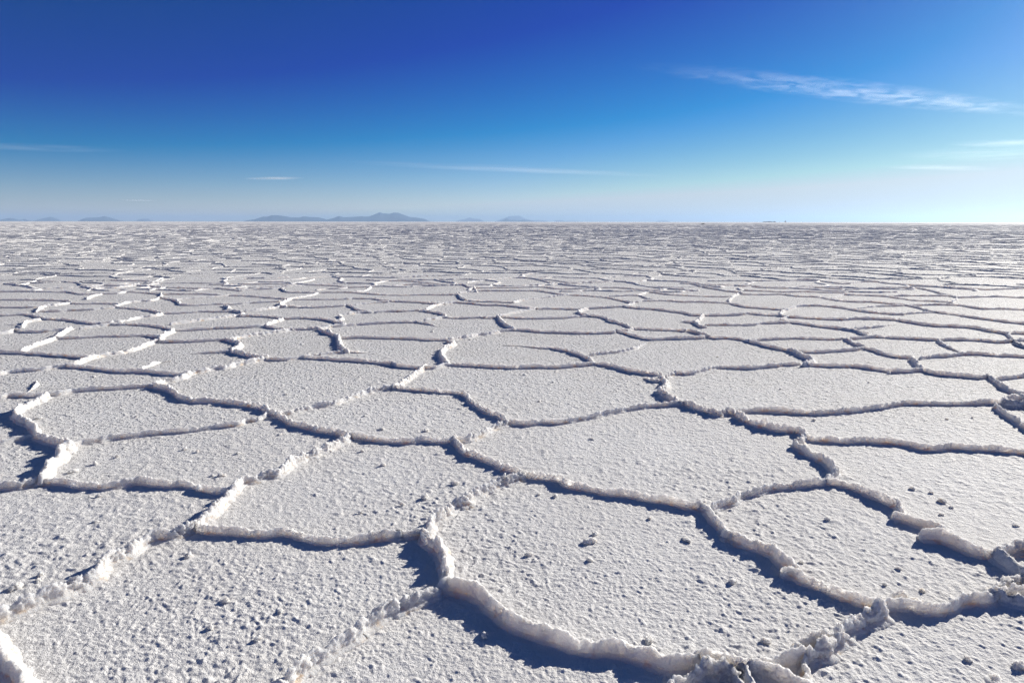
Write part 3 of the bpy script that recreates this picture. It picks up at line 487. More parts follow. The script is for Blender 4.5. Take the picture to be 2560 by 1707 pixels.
def salt_material(name, ridge):
    m, n, l = new_mat(name)
    bs = n['Principled BSDF']
    geo = n.new('ShaderNodeNewGeometry'); pos = geo.outputs['Position']
    base = (0.82, 0.805, 0.79) if not ridge else (0.84, 0.82, 0.80)
    tint = (0.76, 0.745, 0.735) if not ridge else (0.80, 0.765, 0.73)
    col = mix_col(n, l, ramp(n, l, tex_noise(n, l, pos, 3.0 if not ridge else 9.0, 4), [(0.35, (0, 0, 0)), (0.7, (1, 1, 1))]), base, tint)
    if not ridge:
        big = ramp(n, l, tex_noise(n, l, pos, 0.8, 4, 0.6), [(0.42, (0, 0, 0)), (0.66, (1, 1, 1))])
        col = mix_col(n, l, math_node(n, l, 'MULTIPLY', big, 0.5), col, (0.74, 0.715, 0.69))
    if ridge:
        # rusty amber mineral stains low on the crust
        sep = n.new('ShaderNodeSeparateXYZ'); l.new(pos, sep.inputs[0])
        low = n.new('ShaderNodeMapRange'); low.inputs['From Min'].default_value = 0.030; low.inputs['From Max'].default_value = 0.008
        l.new(sep.outputs['Z'], low.inputs['Value'])
        blot = ramp(n, l, tex_noise(n, l, pos, 11.0, 3, 0.65), [(0.54, (0, 0, 0)), (0.68, (1, 1, 1))])
        fac = math_node(n, l, 'MULTIPLY', blot, low.outputs['Result'])
        blot2 = ramp(n, l, tex_noise(n, l, pos, 24.0, 2, 0.5), [(0.64, (0, 0, 0)), (0.72, (1, 1, 1))])
        fac = math_node(n, l, 'ADD', math_node(n, l, 'MULTIPLY', fac, 0.5), math_node(n, l, 'MULTIPLY', blot2, 0.12))
        col = mix_col(n, l, fac, col, (0.80, 0.52, 0.27))
    grain = ramp(n, l, tex_noise(n, l, pos, 240.0, 2, 0.8), [(0.3, (0.86, 0.86, 0.87)), (0.62, (1, 1, 1))])
    mg = n.new('ShaderNodeMix'); mg.data_type = 'RGBA'; mg.blend_type = 'MULTIPLY'; mg.inputs[0].default_value = 1.0
    l.new(col, mg.inputs[6]); l.new(grain, mg.inputs[7]); l.new(mg.outputs[2], bs.inputs['Base Color'])
    bs.inputs['Roughness'].default_value = 0.75
    bs.inputs['Specular IOR Level'].default_value = 0.25
    if ridge:
        nm = bump(n, l, tex_noise(n, l, pos, 70.0, 4, 0.7), 0.011, 0.85)
        nm = bump(n, l, tex_noise(n, l, pos, 230.0, 2, 0.7), 0.005, 0.9, nm)
        bs.inputs['Subsurface Weight'].default_value = 0.7
        bs.inputs['Subsurface Radius'].default_value = (1.0, 0.92, 0.84)
        bs.inputs['Subsurface Scale'].default_value = 0.06
    else:
        ln = n.new('ShaderNodeVectorMath'); ln.operation = 'LENGTH'; l.new(pos, ln.inputs[0])
        far = n.new('ShaderNodeMapRange'); far.inputs['From Min'].default_value = 3.5; far.inputs['From Max'].default_value = 9.0
        l.new(ln.outputs['Value'], far.inputs['Value'])
        n1 = math_node(n, l, 'MAXIMUM', math_node(n, l, 'SUBTRACT', tex_noise(n, l, pos, 24.0, 2, 0.6), 0.48), 0.0)
        n2 = math_node(n, l, 'MAXIMUM', math_node(n, l, 'SUBTRACT', tex_noise(n, l, pos, 9.5, 3, 0.6), 0.60), 0.0)
        h0 = math_node(n, l, 'ADD', math_node(n, l, 'MULTIPLY', n1, 0.095), math_node(n, l, 'MULTIPLY', n2, 0.26))
        h1 = math_node(n, l, 'MULTIPLY', h0, far.outputs['Result'])
        nm = bump(n, l, h1, 1.0, 1.0)
        nm = bump(n, l, tex_noise(n, l, pos, 95.0, 3, 0.7), 0.0075, 0.9, nm)
        nm = bump(n, l, tex_noise(n, l, pos, 210.0, 2, 0.7), 0.0042, 0.9, nm)
    l.new(nm, bs.inputs['Normal'])
    return m
M_SALT = salt_material('salt_plate', False)
M_RIDGE = salt_material('salt_crust', True)

# ------------------------------------------------------------------ salt flat: one sheet out past the hills
def ground_height(x, y, dr):
    r = np.sqrt(x*x+y*y)
    z = np.zeros_like(x)
    near = r < 14
    xs, ys, ds = x[near], y[near], dr[near]
    wx = noise2(xs*9, ys*9, 1.1)*0.02; wy = noise2(xs*9, ys*9, 2.3)*0.02
    def fade(lam): return sstep(1.6, 3.2, lam/ds)
    patch = np.clip(0.75+0.9*noise2(xs*1.1, ys*1.1, 9.1), 0.3, 1.25)
    a = noise2((xs+wx)*15, (ys+wy)*15, 3.1)
    b = noise2((xs+wx)*33, (ys-wy)*33, 4.7)
    c = noise2(xs*70, ys*70, 5.9)
    d = noise2(xs*130, ys*130, 6.2)
    lump = np.clip(noise2(xs*11, ys*11, 8.2)-0.42, 0, 1)
    e = noise2(xs*46+wx*60, ys*46, 7.7)
    rough = 0.65+0.6*patch
    h = 0.0036*(a+0.7*a*a)*fade(1/15)*patch + 0.0029*(b+0.9*b*b)*fade(1/33)*rough + 0.0023*(e+0.6*e*e)*fade(1/46)*rough + 0.0021*c*fade(1/70) + 0.0015*d*fade(1/130) - 0.005 + 0.013*lump*fade(1/11)
    z[near] = h
    z += 0.006*noise2(x*0.8, y*0.8, 6.6)*(r < 300)*sstep(0.5, 2, 1.2/dr)
    return z
def build_flat():
    rr = [0.35]
    while rr[-1] < 90000:
        r = rr[-1]
        if r < 1.55: d = 0.06
        elif r < 260: d = max(0.0042, r*r/1093*(0.8 if r < 2.6 else 0.55 if r < 12 else 0.9))
        else: d = r*0.25
        rr.append(r+min(d, r*0.25))
    rr = np.array(rr)
    dense = np.radians(np.arange(-42, 42.0001, 0.072))
    coarse = np.radians(np.concatenate([np.arange(42.6, 60, 0.6), np.arange(60, 300, 4.0), np.arange(300, 317.6, 0.6)]))
    az = np.concatenate([dense, coarse])
    R, A = np.meshgrid(rr, az, indexing='ij')
    dR = np.gradient(rr)[:, None]*np.ones_like(A)
    dA = np.gradient(az)
    dA[np.abs(az) > np.radians(42.1)] = np.radians(0.6)
    dR = np.maximum(dR, R*np.abs(dA)[None, :])
    x, y = R*np.sin(A), R*np.cos(A)
    z = ground_height(x.ravel(), y.ravel(), dR.ravel())
    v = np.stack([x.ravel(), y.ravel(), z], -1)
    nr, nc = R.shape
    q = grid_faces(nr, nc, wrap=True)[:, ::-1]
    cen = len(v)
    v = np.vstack([v, [[0, 0, 0]]])
    k = np.arange(0, nc-1, 2)
    fan = np.stack([np.full_like(k, cen), (k+2) % nc, k+1, k], -1)
    q = np.vstack([q, fan])
    print('ground', nr, nc, len(v))
    link('salt_flat', mesh_from('salt_flat', v, q, M_SALT), kind='structure', label='flat white salt crust reaching the horizon')
build_flat()

# ------------------------------------------------------------------ ridges
def resample(pts, ds):
    p = np.array(pts, float)
    if len(p) < 3: p = np.array([p[0], (p[0]+p[-1])/2, p[-1]])
    u0 = p[0]-p[1]; u1 = p[-1]-p[-2]
    p[0] += u0/np.linalg.norm(u0)*0.022; p[-1] += u1/np.linalg.norm(u1)*0.022
    a = np.vstack([2*p[0]-p[1], p, 2*p[-1]-p[-2]])
    out = []
    for i in range(1, len(a)-2):
        t = np.linspace(0, 1, 24, endpoint=False)[:, None]
        p0, p1, p2, p3 = a[i-1], a[i], a[i+1], a[i+2]
        out.append(0.5*(2*p1+(p2-p0)*t+(2*p0-5*p1+4*p2-p3)*t*t+(3*p1-p0-3*p2+p3)*t**3))
    c = np.vstack(out+[p[-1:]])
    s = np.concatenate([[0], np.cumsum(np.linalg.norm(np.diff(c, axis=0), axis=1))])
    n = max(4, int(s[-1]/ds))
    t = np.linspace(0, s[-1], n+1)
    return np.stack([np.interp(t, s, c[:, 0]), np.interp(t, s, c[:, 1])], -1), t

def ridge_arrays(pts, h, w, rough, t0, t1, dist, off=0):
    """A pushed-up crust ridge: lumpy rounded section swept along its line; detail follows size in the world and distance."""
    px = dist/683.0
    ds = min(max(0.0055, px*1.1), 0.16)
    nt = 30 if dist < 4 else 22 if dist < 7 else 14 if dist < 14 else 8 if dist < 40 else 6
    c, s = resample(pts, ds)
    seed = (pts[0][0]*3.7+pts[0][1]*1.9) % 50
    h = h/100.0; w = w/100.0
    tan = np.gradient(c, axis=0); tan /= np.linalg.norm(tan, axis=1, keepdims=True)+1e-9
    nor = np.stack([tan[:, 1], -tan[:, 0]], -1)
    k = seed*13.0
    if ds < 0.08:
        c = c + nor*(0.014*noise2(s*6+k, s*0+0.37, 1)+0.006*noise2(s*18+k, s*0+0.7, 2))[:, None]
    else:
        c = c + nor*(0.03*noise2(s*2+k, s*0+0.37, 1))[:, None]
    L = s[-1]
    H = h*(1+0.28*noise2(s*4+k, s*0+.2, 3)+0.30*rough*noise2(s*13+k, s*0+.4, 4)+0.20*rough*noise2(s*32+k, s*0+.9, 5))
    H = np.maximum(H, 0.72*h)
    W = w*(1+0.30*noise2(s*5+k, s*0+.6, 6)+0.25*max(rough, .9)*noise2(s*15+k, s*0+.1, 7))
    W = np.maximum(W, 0.7*w)
    e0, e1 = np.clip(s/0.035, 0, 1), np.clip((L-s)/0.035, 0, 1)
    cap = np.sqrt(np.clip(e0*(2-e0), 0.0, 1))*np.sqrt(np.clip(e1*(2-e1), 0.0, 1))
    H = H*(0.04+0.96*cap); W = W*(0.1+0.9*cap)
    if t0: q = sstep(0, 1, s/(0.6*L)); H = H*(0.12+0.88*q); W = W*(0.3+0.7*q)
    if t1: q = sstep(0, 1, (L-s)/(0.6*L)); H = H*(0.12+0.88*q); W = W*(0.3+0.7*q)
    phi = np.linspace(0, math.pi, nt)
    prof_x = -np.cos(phi); prof_x = np.sign(prof_x)*np.abs(prof_x)**0.95
    prof_z = np.sin(phi)**(0.8+0.7*((seed*0.77) % 1))
    ap = 1.45+0.25*min(rough, 1.4)
    skirt = np.array([-ap-0.5, -ap, *prof_x, ap, ap+0.5])
    pz = np.array([-0.30, 0.05, *np.maximum(prof_z, 0.16), 0.05, -0.30])
    lean = 0.35*noise2(s*2.2+k, s*0+.5, 8)
    xx = skirt[None, :]*W[:, None] + (lean[:, None]*W[:, None])*np.clip(pz, 0, 1)[None, :]
    zz = pz[None, :]*H[:, None]
    nx = np.concatenate([[0, -0.3], -np.cos(phi), [0.3, 0]])[None, :]*np.ones_like(xx)
    nz = np.concatenate([[0, 0.9], np.maximum(np.sin(phi), 0.3), [0.9, 0]])[None, :]*np.ones_like(xx)
    X = c[:, 0:1]+nor[:, 0:1]*xx; Y = c[:, 1:2]+nor[:, 1:2]*xx; Z = zz
    side = 1.0
    def bl(f, sh):
        return (0.31 if rough > 1.15 else 0.20)-np.abs(noise3(X*f+sh, Y*f+sh*1.3, Z*f+sh*0.7))*1.4
    amp = min(1.0, h/0.045)*max(rough, 0.95)
    D = 0.0
    if ds < 0.06: D = D + 0.010*amp*bl(17, 3.3)
    if ds < 0.025: D = D + 0.0085*amp*bl(38, 7.1)
    if ds < 0.012: D = D + 0.0050*(0.4+0.6*amp)*bl(85, 1.9) + 0.0022*noise3(X*170, Y*170, Z*170)
    if not np.isscalar(D):
        # lumps of crust: break the section into chunks along the run
        ch = noise3(X*8+5, Y*8, Z*8)
        D = D*(0.75+0.7*sstep(-0.2, 0.4, ch))
        fadeb = np.clip(pz+0.35, 0, 1)[None, :]
        X = X+nor[:, 0:1]*nx*D*fadeb*1.1; Y = Y+nor[:, 1:2]*nx*D*fadeb*1.1; Z = Z+nz*D*fadeb
        X = X+tan[:, 0:1]*0.5*D*noise3(X*20, Y*20+9, Z*20); Y = Y+tan[:, 1:2]*0.5*D*noise3(X*20+4, Y*20, Z*20)
    v = np.stack([X, Y, Z], -1).reshape(-1, 3)
    q = grid_faces(len(c), nt+4, off=off)[:, ::-1]
    return v, q

def add_ridge(item, label, group):
    pts, h, w, rough, t0, t1 = item[:6]
    mid = pts[len(pts)//2]
    dist = min(math.hypot(*p) for p in pts)
    dist = max(dist, 2.2)
    v, q = ridge_arrays(pts, h, w, rough, t0, t1, dist)
    base = np.array([mid[0], mid[1], 0.0])
    o = link('salt_ridge', mesh_from('salt_ridge', v-base, q, M_RIDGE), tuple(base), label=label, category='salt ridge', group=group)
    return o
G_NEAR = 'raised salt ridges between the plates'
def describe(pts):
    """Words for a middle-distance ridge: how it runs and shines, and where on the flat it lies."""
    (x0, y0), (x1, y1) = pts[0], pts[-1]
    L = math.hypot(x1-x0, y1-y0); mx, my = (x0+x1)/2, (y0+y1)/2
    q = mx/my
    side = 'left' if q < -0.3 else 'centre-left' if q < -0.02 else 'centre-right' if q < 0.3 else 'right'
    face = math.atan2(abs(y1-y0), x1-x0 if x1 > x0 else x0-x1)
    rising = (x1-x0)*(y1-y0) > 0
    if face < 0.35: look = 'dark-faced'; run = 'running across'
    elif rising: look = 'sunlit pale'; run = 'slanting away to the right'
    else: look = 'shaded' if q > 0 else 'shadow-casting'; run = 'slanting toward the right foreground'
    size = 'long' if L > 1.5 else 'short' if L < 0.6 else 'medium'
    band = 'halfway up the flat' if my < 8 else 'in the middle distance' if my < 12 else 'beyond the middle distance'
    return '%s %s ridge %s, %s, %s' % (size, look, run, band, side)
for it in RIDGES:
    add_ridge(it, it[6] or describe(it[0]), G_NEAR)

# ------------------------------------------------------------------ ridges beyond the traced ones: a jittered honeycomb of plates
def honeycomb(pitch, ymax, r0, r1, seed, half=48):
    rng = np.random.RandomState(seed)
    vert = {}
    def V(i, j, k):
        key = (i, j, k)
        if key not in vert:
            x = (i+0.5*(j % 2))*pitch; y = j*pitch*0.87+(0.29 if k else -0.29)*pitch
            g = np.random.RandomState((i*7919+j*104729+k*31+seed*17) & 0x7fffffff).uniform(-1, 1, 2)
            wx = noise2(np.array([x/pitch*0.23+seed]), np.array([y/pitch*0.23]), 1.0)[0]; wy = noise2(np.array([x/pitch*0.23]), np.array([y/pitch*0.23+seed]), 2.0)[0]
            vert[key] = (x+(g[0]*0.34+wx*0.6)*pitch, y+(g[1]*0.34+wy*0.6)*pitch)
        return vert[key]
    out = []
    J = int(ymax/(pitch*0.87))+2; I = int(r1/pitch)+2
    for j in range(-3 if r0 < 5 else 0, J):
        yc = j*pitch*0.87
        lim = int(min(I, (abs(yc)*math.tan(math.radians(half))+6+pitch)/pitch))+1
        for i in range(-lim, lim+1):
            odd = j % 2
            up, dn = V(i, j, 1), V(i, j, 0)
            cand = [(dn, up)]
            # dn joins the upper vertices of the two cells below
            cand.append((dn, V(i-1+odd, j-1, 1))); cand.append((dn, V(i+odd, j-1, 1)))
            for a, b in cand:
                if rng.rand() < 0.10: continue
                m = ((a[0]+b[0])/2, (a[1]+b[1])/2); d = math.hypot(*m)
                if r0 <= d < r1: out.append((a, b, d, rng.rand()))
    return out
def in_traced(a, b):
    """True where the traced ridges already stand."""
    for x, y in (a, b, ((a[0]+b[0])/2, (a[1]+b[1])/2)):
        if 0.5 < y < 15.6 and abs(x) < y*0.765+0.25: return True
    return False
def wavy(a, b, k):
    rng = np.random.RandomState(int(k*1e6))
    a, b = np.array(a), np.array(b); L = np.linalg.norm(b-a); nrm = np.array([b[1]-a[1], a[0]-b[0]])/(L+1e-9)
    p = [tuple(a)]
    for t in (0.33, 0.66): p.append(tuple(a+(b-a)*t+nrm*rng.uniform(-0.11, 0.11)*L))
    return p+[tuple(b)]
individual, massed, loose = [], [], []
for a, b, d, k in honeycomb(1.7, 62, 0.9, 62, 8):
    if in_traced(a, b): continue
    infr = abs((a[0]+b[0])/2) < (a[1]+b[1])/2*0.76+0.1 and a[1] > 2
    pts = wavy(a, b, k)
    hh_, ww_ = (4.0+1.2*k, 2.6+0.6*k) if d < 11 else (2.5+1.0*k, 3.9+0.8*k)
    (individual if infr and d < 60 else massed).append((d, pts, hh_, ww_, 1.0+0.5*k, 0, 0))
    if not infr and d < 14: loose += [a, b]
# ridges that leave the photo's frame run on and join the next plate corner
for it in RIDGES:
    for p, t_ in ((it[0][0], it[4]), (it[0][-1], it[5])):
        if t_ or p[1] > 13 or not (abs(p[0]) > 0.745*p[1] or p[1] < 2.25): continue
        q_ = min(loose, key=lambda v_: math.hypot(v_[0]-p[0], v_[1]-p[1]))
        if 0.1 < math.hypot(q_[0]-p[0], q_[1]-p[1]) < 2.6 and (abs(q_[0]) > abs(q_[1])*0.75 or q_[1] < 2.0):
            massed.append((5.0, wavy(p, q_, 0.3), it[1], it[2], it[3], 0, 0))
individual.sort(key=lambda t: t[0])
NIND = 300-len(RIDGES)
for t in individual[:NIND]:
    q_ = t[1][0][0]/t[1][0][1]
    add_ridge(t[1:], 'small low ridge among the crowded far ridges on the '+('left' if q_ < -0.25 else 'right' if q_ > 0.25 else 'centre')+' side', G_NEAR)
massed += individual[NIND:]
for a, b, d, k in honeycomb(2.6, 150, 62, 150, 4, 44): massed.append((d, wavy(a, b, k), 3.0+1.6*k, 4.5, 1, 0, 0))
for a, b, d, k in honeycomb(5.5, 420, 150, 420, 5, 42): massed.append((d, wavy(a, b, k), 3.6+1.6*k, 11, 1, 0, 0))
for a, b, d, k in honeycomb(13, 1300, 420, 1300, 6, 41): massed.append((d, wavy(a, b, k), 4+2*k, 26, 1, 0, 0))
vs, qs, off = [], [], 0
for d, pts, h, w, rough, t0, t1 in massed:
    if d > 60:
        # far away a ridge is a handful of faces
        p = np.array(pts); t = np.gradient(p, axis=0); t /= np.linalg.norm(t, axis=1, keepdims=True)
        nn = np.stack([t[:, 1], -t[:, 0]], -1); w_ = w/100; hh = h/100*(0.35+0.95*np.abs(np.sin(p[:, 0]*7+p[:, 1]*5)))
        rows = []
        for sx, sz in ((-1.2, -0.2), (-0.8, 0.7), (0, 1), (0.8, 0.7), (1.2, -0.2)):
            rows.append(np.stack([p[:, 0]+nn[:, 0]*sx*w_, p[:, 1]+nn[:, 1]*sx*w_, sz*hh], -1))
        v = np.stack(rows, 1).reshape(-1, 3); q = grid_faces(len(p), 5, off=off)[:, ::-1]
    else:
        v, q = ridge_arrays(pts, h, w, rough, t0, t1, max(d, 6), off)
    vs.append(v); qs.append(q); off += len(v)
print('massed ridges', len(massed), off, 'individual', len(individual))
link('salt_crust_ridges', mesh_from('salt_crust_ridges', np.vstack(vs), np.vstack(qs), M_SALT), kind='stuff', category='salt ridges',
     label='countless tiny salt ridges merging into a grey band toward the horizon')

# ------------------------------------------------------------------ loose clumps of salt on the plates
def add_clump(x, y, size, flat, label):
    d = math.hypot(x, y); n = 40 if d < 5 else 24 if d < 9 else 14
    th = np.linspace(0.02, math.pi-0.02, n//2); ph = np.linspace(0, 2*math.pi, n, endpoint=False)
    T, Ph = np.meshgrid(th, ph, indexing='ij')
    X, Y, Z = np.sin(T)*np.cos(Ph), np.sin(T)*np.sin(Ph), np.cos(T)
    s = size/100.0*0.50; k = x*5.1+y*2.3
    r = 1+0.55*noise3(X*1.3+k, Y*1.3, Z*1.3)+0.32*(0.4-np.abs(noise3(X*3+k, Y*3, Z*3)))+0.16*noise3(X*7+k, Y*7, Z*7)
    ang = (k*1.7) % 3.14
    X, Y, Z = X*r*1.25, Y*r*0.85, Z*r*flat*1.5
    X, Y = X*math.cos(ang)-Y*math.sin(ang), X*math.sin(ang)+Y*math.cos(ang)
    v = np.stack([X*s, Y*s, Z*s+s*flat*0.05], -1).reshape(-1, 3)
    link('salt_clump', outward(mesh_from('salt_clump', v, grid_faces(len(th), n, wrap=True), M_RIDGE)), (x, y, 0.0),
         label=label or ('small rounded clump of salt loose on a plate, '+('left' if x/y < -0.2 else 'right' if x/y > 0.25 else 'centre')+(' foreground' if y < 4.2 else ' farther back')), category='salt clump', group='loose salt clumps on the plates')
for x, y, size, flat, label in CLUMPS: add_clump(x, y, size, flat, label)

# ------------------------------------------------------------------ hills and islets on the horizon
def hill_material(name, col, col2):
    m, n, l = new_mat(name); bs = n['Principled BSDF']
    geo = n.new('ShaderNodeNewGeometry')
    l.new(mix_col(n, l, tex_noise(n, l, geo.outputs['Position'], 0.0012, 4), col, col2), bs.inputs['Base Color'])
    bs.inputs['Roughness'].default_value = 0.95; bs.inputs['Specular IOR Level'].default_value = 0.0
    return m
M_HILL = hill_material('haze_tinted_hill_rock', (0.045, 0.07, 0.12), (0.07, 0.10, 0.15))  # bluish distance haze painted into the rock colour, on top of the haze volume
M_DARK = hill_material('islet_rock', (0.05, 0.05, 0.045), (0.08, 0.075, 0.06))
def cam_az(u):
    # azimuth of a photo column at the horizon row
    return math.atan((u-1280)/1707.0*math.cos(PITCH))
def build_hill(profile, dist, depth, mat, name, **props):
    """profile: (photo column, height in photo pixels) along the crest, stood up at its real distance and size."""
    us = np.array([p[0] for p in profile], float); hs = np.array([p[1] for p in profile], float)
    n = max(20, int((us[-1]-us[0])*0.8)); m = 26
    u = np.linspace(us[0], us[-1], n); hpx = np.interp(u, us, hs)
    az = np.array([cam_az(a) for a in u])
    H = hpx/1707.0*dist*np.cos(az)*1.0/np.cos(PITCH)
    t = np.linspace(-1, 1, m)
    A, Tt = np.meshgrid(az, t, indexing='ij'); HH = np.repeat(H[:, None], m, 1)
    R = dist + Tt*depth
    X, Y = R*np.sin(A), R*np.cos(A)
    prof = np.clip(1-np.abs(Tt)**1.3, 0, 1)
    gully = noise3(X/ (depth*0.25), Y/(depth*0.25), Tt*0+1.5)*0.35
    Z = HH*np.clip(prof*(1+gully*(1-prof)), 0, None)*1.0 - 1.0*(np.abs(Tt) > 0.99)*0.5
    v = np.stack([X.ravel(), Y.ravel(), Z.ravel()], -1); c = np.array([v[:, 0].mean(), v[:, 1].mean(), 0])
    link(name, mesh_from(name, v-c, grid_faces(n, m), mat), tuple(c), **props)
S1 = 4.612
MAIN = [(607, 0), (620, 3.5), (636, 5), (658, 12), (668, 11.5), (680, 15.5), (697, 15), (711, 13), (728, 10), (748, 9.5), (759, 12.5), (775, 11), (797, 10), (818, 5), (835, 9), (848, 14), (858, 10.5), (885, 11.5), (902, 13), (912, 12), (924, 12.5), (940, 19), (950, 23), (958, 20), (974, 19), (984, 22), (995, 21.5), (1010, 16.5), (1025, 11), (1040, 10), (1060, 7), (1075, 1), (1090, 0)]
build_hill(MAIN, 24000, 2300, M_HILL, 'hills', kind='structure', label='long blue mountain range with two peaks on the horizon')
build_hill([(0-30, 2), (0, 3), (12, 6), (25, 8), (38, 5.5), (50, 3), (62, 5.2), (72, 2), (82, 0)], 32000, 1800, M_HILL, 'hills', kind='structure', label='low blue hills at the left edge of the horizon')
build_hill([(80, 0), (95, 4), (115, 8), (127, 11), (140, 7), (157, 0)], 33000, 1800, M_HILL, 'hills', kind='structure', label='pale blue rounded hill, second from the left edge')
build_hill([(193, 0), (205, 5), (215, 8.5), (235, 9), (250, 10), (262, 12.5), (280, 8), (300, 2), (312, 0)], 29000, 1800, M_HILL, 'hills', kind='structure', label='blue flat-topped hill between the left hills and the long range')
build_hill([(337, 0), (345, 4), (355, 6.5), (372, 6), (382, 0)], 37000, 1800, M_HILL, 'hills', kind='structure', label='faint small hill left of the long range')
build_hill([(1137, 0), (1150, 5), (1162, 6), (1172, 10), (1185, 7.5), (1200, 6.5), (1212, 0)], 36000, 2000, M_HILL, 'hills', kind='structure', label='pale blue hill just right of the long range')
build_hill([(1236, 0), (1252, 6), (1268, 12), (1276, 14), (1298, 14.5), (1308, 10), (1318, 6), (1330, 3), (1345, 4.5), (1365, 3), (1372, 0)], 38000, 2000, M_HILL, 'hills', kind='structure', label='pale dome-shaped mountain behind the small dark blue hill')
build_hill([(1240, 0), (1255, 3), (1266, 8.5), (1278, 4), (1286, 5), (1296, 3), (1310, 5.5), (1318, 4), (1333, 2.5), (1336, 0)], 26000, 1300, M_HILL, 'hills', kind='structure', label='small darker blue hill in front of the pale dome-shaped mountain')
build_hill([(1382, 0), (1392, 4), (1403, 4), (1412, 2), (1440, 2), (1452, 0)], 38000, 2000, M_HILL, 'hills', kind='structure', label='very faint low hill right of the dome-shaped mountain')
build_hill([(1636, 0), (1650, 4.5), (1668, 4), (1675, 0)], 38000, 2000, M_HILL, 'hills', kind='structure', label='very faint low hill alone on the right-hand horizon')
build_hill([(1905, 0.2), (1910, 2), (1916, 1.6), (1921, 2.2), (1927, 2.2), (1932, 1.2), (1936, 2.6), (1940, 0.8)], 7000, 60, M_DARK, 'rocky_islet', category='islet', label='thin dark islet strip on the right-hand horizon')
build_hill([(1960.4, 0.2), (1962, 2.5), (1963, 4.6), (1964.5, 2.2), (1966, 0.2)], 7000, 10, M_DARK, 'rocky_islet', category='islet', label='tiny dark pointed islet right of the thin dark strip')

build_hill([(1752, 0.2), (1755, 1.4), (1757.5, 2.2), (1760, 1.5), (1764, 0.2)], 520, 1.6, M_DARK, 'rocky_mound', category='mound', label='tiny dark mound on the far flat, left of the thin islet strip')

# ------------------------------------------------------------------ high cirrus, thin volumes kilometres up
def dir_px(u, v):
    q = Vector(((u-1280)/1707.0, -(v-853.5)/1707.0, -1.0))
    d = cam.rotation_euler.to_matrix() @ q
    return d.normalized()
def cloud_mat(name, dens, sx, sy, seed, lo, hi):
    m, n, l = new_mat(name)
    n.remove(n['Principled BSDF'])
    out = n['Material Output']
    tc = n.new('ShaderNodeTexCoord'); mp = n.new('ShaderNodeMapping')
    mp.inputs['Scale'].default_value = (sx, sy, 0.6); mp.inputs['Location'].default_value = (seed, seed*0.7, 0)
    mp.inputs['Rotation'].default_value = (0, 0, 0.12)
    l.new(tc.outputs['Object'], mp.inputs['Vector'])
    f = n.new('ShaderNodeTexNoise'); f.inputs['Scale'].default_value = 1.0; f.inputs['Detail'].default_value = 5; f.inputs['Roughness'].default_value = 0.6
    f.inputs['Distortion'].default_value = 0.6
    l.new(mp.outputs[0], f.inputs['Vector'])
    mr = n.new('ShaderNodeMapRange'); mr.inputs['From Min'].default_value = lo; mr.inputs['From Max'].default_value = hi
    l.new(f.outputs['Fac'], mr.inputs['Value'])
    ln = n.new('ShaderNodeVectorMath'); ln.operation = 'LENGTH'; l.new(tc.outputs['Object'], ln.inputs[0])
    fall = n.new('ShaderNodeMapRange'); fall.inputs['From Min'].default_value = 1.0; fall.inputs['From Max'].default_value = 0.15
    l.new(ln.outputs['Value'], fall.inputs['Value'])
    d = math_node(n, l, 'MULTIPLY', math_node(n, l, 'MULTIPLY', mr.outputs[0], fall.outputs[0]), dens)
    sc = n.new('ShaderNodeVolumeScatter'); sc.inputs['Color'].default_value = (0.97, 0.97, 1.0, 1); sc.inputs['Anisotropy'].default_value = 0.35
    l.new(d, sc.inputs['Density']); l.new(sc.outputs[0], out.inputs['Volume'])
    return m
def add_cloud(p0, p1, wpx, alt, tau, label, sx=1.6, sy=3.0, lo=0.42, hi=0.75, seed=1.0):
    d0, d1 = dir_px(*p0), dir_px(*p1)
    a, b = d0*(alt/d0.z), d1*(alt/d1.z)
    c = (a+b)/2; L = (b-a).length/2; D = c.length
    el = alt/D
    wid = wpx/1707.0*D/2/max(el, 0.05); thick = min(120.0, wid*0.2)
    ax = (b-a).normalized(); ay = Vector((0, 0, 1)).cross(ax).normalized(); az = ax.cross(ay)
    th = np.linspace(0.05, math.pi-0.05, 14); ph = np.linspace(0, 2*math.pi, 24, endpoint=False)
    T, Ph = np.meshgrid(th, ph, indexing='ij')
    v = np.stack([np.sin(T)*np.cos(Ph), np.sin(T)*np.sin(Ph), np.cos(T)], -1).reshape(-1, 3)
    path = 2*thick/max(el, 0.05)
    o = link('cloud', outward(mesh_from('cloud', v, grid_faces(len(th), 24, wrap=True), cloud_mat('cirrus', tau/path*2.5, sx, sy, seed, lo, hi))), tuple(c),
             label=label, category='cloud', group='thin wisps of cirrus')
    M = Matrix((ax*L, ay*wid, az*thick)).transposed().to_4x4(); M.translation = c
    o.matrix_world = M
    return o
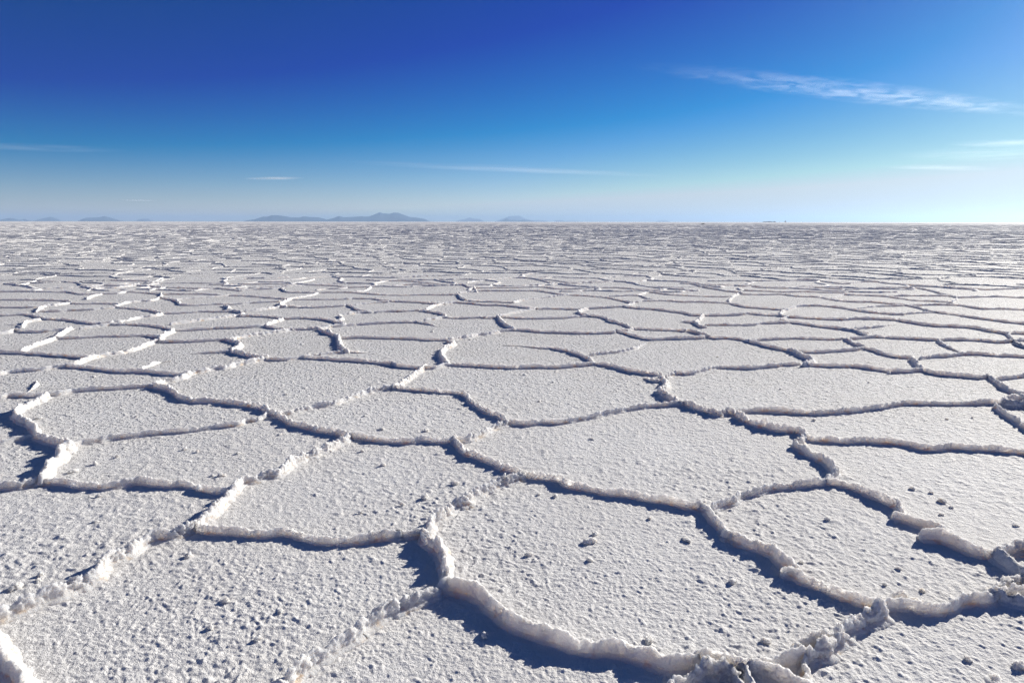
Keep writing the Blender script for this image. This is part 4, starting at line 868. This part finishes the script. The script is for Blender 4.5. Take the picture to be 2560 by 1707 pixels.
if CLOUDS:
    add_cloud((1560, 158), (2640, 292), 30, 6500, 0.36, 'long feathery white streak slanting down across the upper right sky', 10, 2.6, .40, .75, 3.1)
    add_cloud((-200, 362), (330, 376), 16, 6000, 0.2, 'thin wispy streak at the left edge of the sky', 2, 1.5, .3, .8, 5.2)
    add_cloud((820, 402), (1680, 442), 16, 6000, 0.22, 'long thin pale streak above the long mountain range', 2, 1.5, .3, .75, 6.4)
    add_cloud((620, 449), (752, 443), 6, 6000, 0.6, 'short sharp white dash above the left part of the long range', 1.5, 1, .2, .6, 7.7)
    add_cloud((2360, 356), (2750, 360), 14, 6000, 0.24, 'bright white wisp at the right edge below the long streak', 2, 1.5, .25, .7, 8.3)
    add_cloud((2200, 412), (2480, 426), 9, 6000, 0.22, 'thin faint wisp low in the right-hand sky', 2, 1.2, .25, .7, 9.9)
    add_cloud((2300, 372), (2700, 395), 30, 6000, 0.2, 'soft broad patch of thin cloud near the right edge', 3, 1.5, .35, .8, 11.9)
    add_cloud((338, 500), (358, 502), 4, 6000, 0.9, 'tiny bright cloud fleck above the left-hand hills', 1.2, 1, .2, .6, 12.5)

# ------------------------------------------------------------------ the air itself
if HAZE:
    m, n, l = new_mat('haze_air'); n.remove(n['Principled BSDF'])
    add = n.new('ShaderNodeAddShader')
    # bluish air molecules plus a little pale dust that glows toward the sun
    for k_, (dens, colr, g_) in enumerate(((HAZE, (0.17, 0.56, 1.0, 1), 0.0), (HAZE*0.55, (1.0, 0.80, 0.62, 1), 0.80))):
        pv = n.new('ShaderNodeVolumePrincipled')
        pv.inputs['Density'].default_value = dens; pv.inputs['Color'].default_value = colr; pv.inputs['Anisotropy'].default_value = g_
        l.new(pv.outputs[0], add.inputs[k_])
    l.new(add.outputs[0], n['Material Output'].inputs['Volume'])
    B, top = 46000.0, 338.0
    v = np.array([(x, y, z) for x in (-B, B) for y in (-B, B) for z in (-1.2, top)], float)
    q = np.array([(0, 1, 3, 2), (4, 6, 7, 5), (0, 4, 5, 1), (2, 3, 7, 6), (0, 2, 6, 4), (1, 5, 7, 3)])
    link('haze', outward(mesh_from('haze', v, q, m, smooth=False)), kind='stuff', label='thin blue haze in the air over the salt flat')
